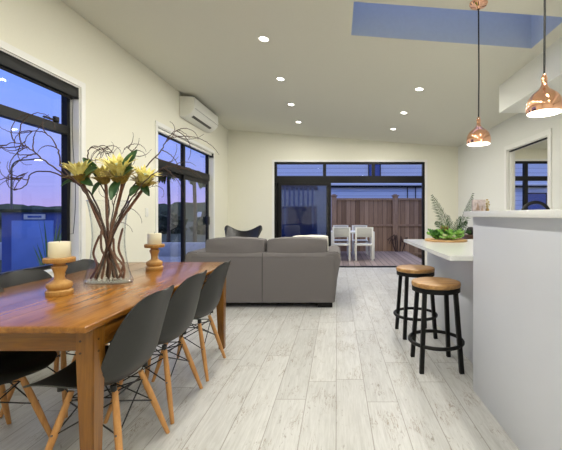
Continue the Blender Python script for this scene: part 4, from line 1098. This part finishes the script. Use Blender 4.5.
# hills and tree belt on the horizon
b = MB()
def hillfn(u, v):
    a = R(200)-u*R(230); r = 75+v*25
    hgt = (1.9+1.7*noise.noise(Vector((u*9, 0, 0)))+.9*noise.noise(Vector((u*70, 3, 0)))+.35*noise.noise(Vector((u*260, 7, 0))))*(1 if v > .3 else 0)
    return (r*math.cos(a), r*math.sin(a), -.4+max(0, hgt+1.6)*(1 if v > .3 else 0))
b.grid(hillfn, 500, 3); struct(b.build('hill', M['hill'], smooth=False))
for k, (x, y, r) in enumerate(((-9.5, 26, 1.1), (-13, 27, 1.2), (-17, 28, 1.2), (-33, 36, 1.3), (-24, 33, 1.2))):
    b = MB(); blob(b, (0, 0, .8), r, k*3.3, 4, .45, .8); o = b.build('bush', M['hedge']); o.location = (x, y, -.4)
    tag(o, ['dark bush beyond the right pane of the left sliding doors', 'dark bush beyond the mid stile of the left sliding doors', 'dark bush beyond the left pane of the sliding doors', 'dark bush on the skyline at the far left window edge', 'dark bush on the skyline behind the blue shed'][k], 'bush', 'bushes on the skyline')
ch_ = thing('distant_house', 'tiny pale distant house below the hills past the left sliding doors', 'house', (-14.8, 40, -.3))
MB().box((-1.0, -.5, 0), (1.0, .5, 1.3)).build('wall', M['outwhite'], ch_, smooth=False)
b = MB(); b.prism([(-.6, 1.3), (.6, 1.3), (0, 1.8)], 'x', -1.1, 1.1); b.build('roof', M['concrete'], ch_, smooth=False)

# ------------------------------------------------------------------ sky
w = bpy.data.worlds.new('World'); S.world = w; w.use_nodes = True; nt = w.node_tree; nt.nodes.clear()
out = nt.nodes.new('ShaderNodeOutputWorld'); bg = nt.nodes.new('ShaderNodeBackground'); tc = nt.nodes.new('ShaderNodeTexCoord'); sx = nt.nodes.new('ShaderNodeSeparateXYZ')
rp = nt.nodes.new('ShaderNodeValToRGB'); e = rp.color_ramp.elements
stops = [(0, (.10, .10, .16)), (.49, (.12, .12, .2)), (.5, lin(152, 136, 186)[:3]), (.53, lin(134, 136, 198)[:3]), (.585, lin(116, 138, 212)[:3]), (.72, lin(90, 132, 228)[:3]), (.80, lin(104, 138, 222)[:3]), (.88, (.52, .58, .86)), (1, (.60, .64, .88))]
for p_, c_ in stops[1:-1]: e.new(p_)
for i, (p_, c_) in enumerate(stops): e[i].color = (*c_, 1)
mp = nt.nodes.new('ShaderNodeMapRange'); mp.inputs[1].default_value = -1; mp.inputs[2].default_value = 1
cl = nt.nodes.new('ShaderNodeTexNoise'); cl.inputs['Scale'].default_value = 2.5; cl.inputs['Detail'].default_value = 5
mpp = nt.nodes.new('ShaderNodeMapping'); mpp.inputs['Scale'].default_value = (1, 1, 5)
nt.links.new(tc.outputs['Generated'], mpp.inputs[0]); nt.links.new(mpp.outputs[0], cl.inputs['Vector'])
nt.links.new(tc.outputs['Generated'], sx.inputs[0]); nt.links.new(sx.outputs[2], mp.inputs[0]); nt.links.new(mp.outputs[0], rp.inputs[0])
mx = nt.nodes.new('ShaderNodeMix'); mx.data_type = 'RGBA'; mx.inputs[7].default_value = lin(165, 165, 225)
cr_ = nt.nodes.new('ShaderNodeMapRange'); cr_.inputs[1].default_value = .52; cr_.inputs[2].default_value = .75; cr_.inputs[4].default_value = .35
nt.links.new(cl.outputs['Fac'], cr_.inputs[0]); nt.links.new(cr_.outputs[0], mx.inputs[0]); nt.links.new(rp.outputs[0], mx.inputs[6])
nt.links.new(mx.outputs[2], bg.inputs[0]); bg.inputs[1].default_value = 1.75; nt.links.new(bg.outputs[0], out.inputs[0])

# ------------------------------------------------------------------ camera
cam = bpy.data.cameras.new('camera'); co = bpy.data.objects.new('camera', cam); C.objects.link(co)
co.location = (0, 0, H); co.rotation_euler = (R(90), 0, 0)
cam.sensor_fit = 'HORIZONTAL'; cam.sensor_width = 36; cam.lens = F/562*36
cam.shift_x = -(337-281)/562; cam.shift_y = -(225-214.5)/562
cam.clip_start = .05; cam.clip_end = 500
S.camera = co
S.view_settings.view_transform = 'Standard'; S.view_settings.look = 'None'; S.view_settings.gamma = 1; S.view_settings.use_curve_mapping = False
S.view_settings.exposure = 0
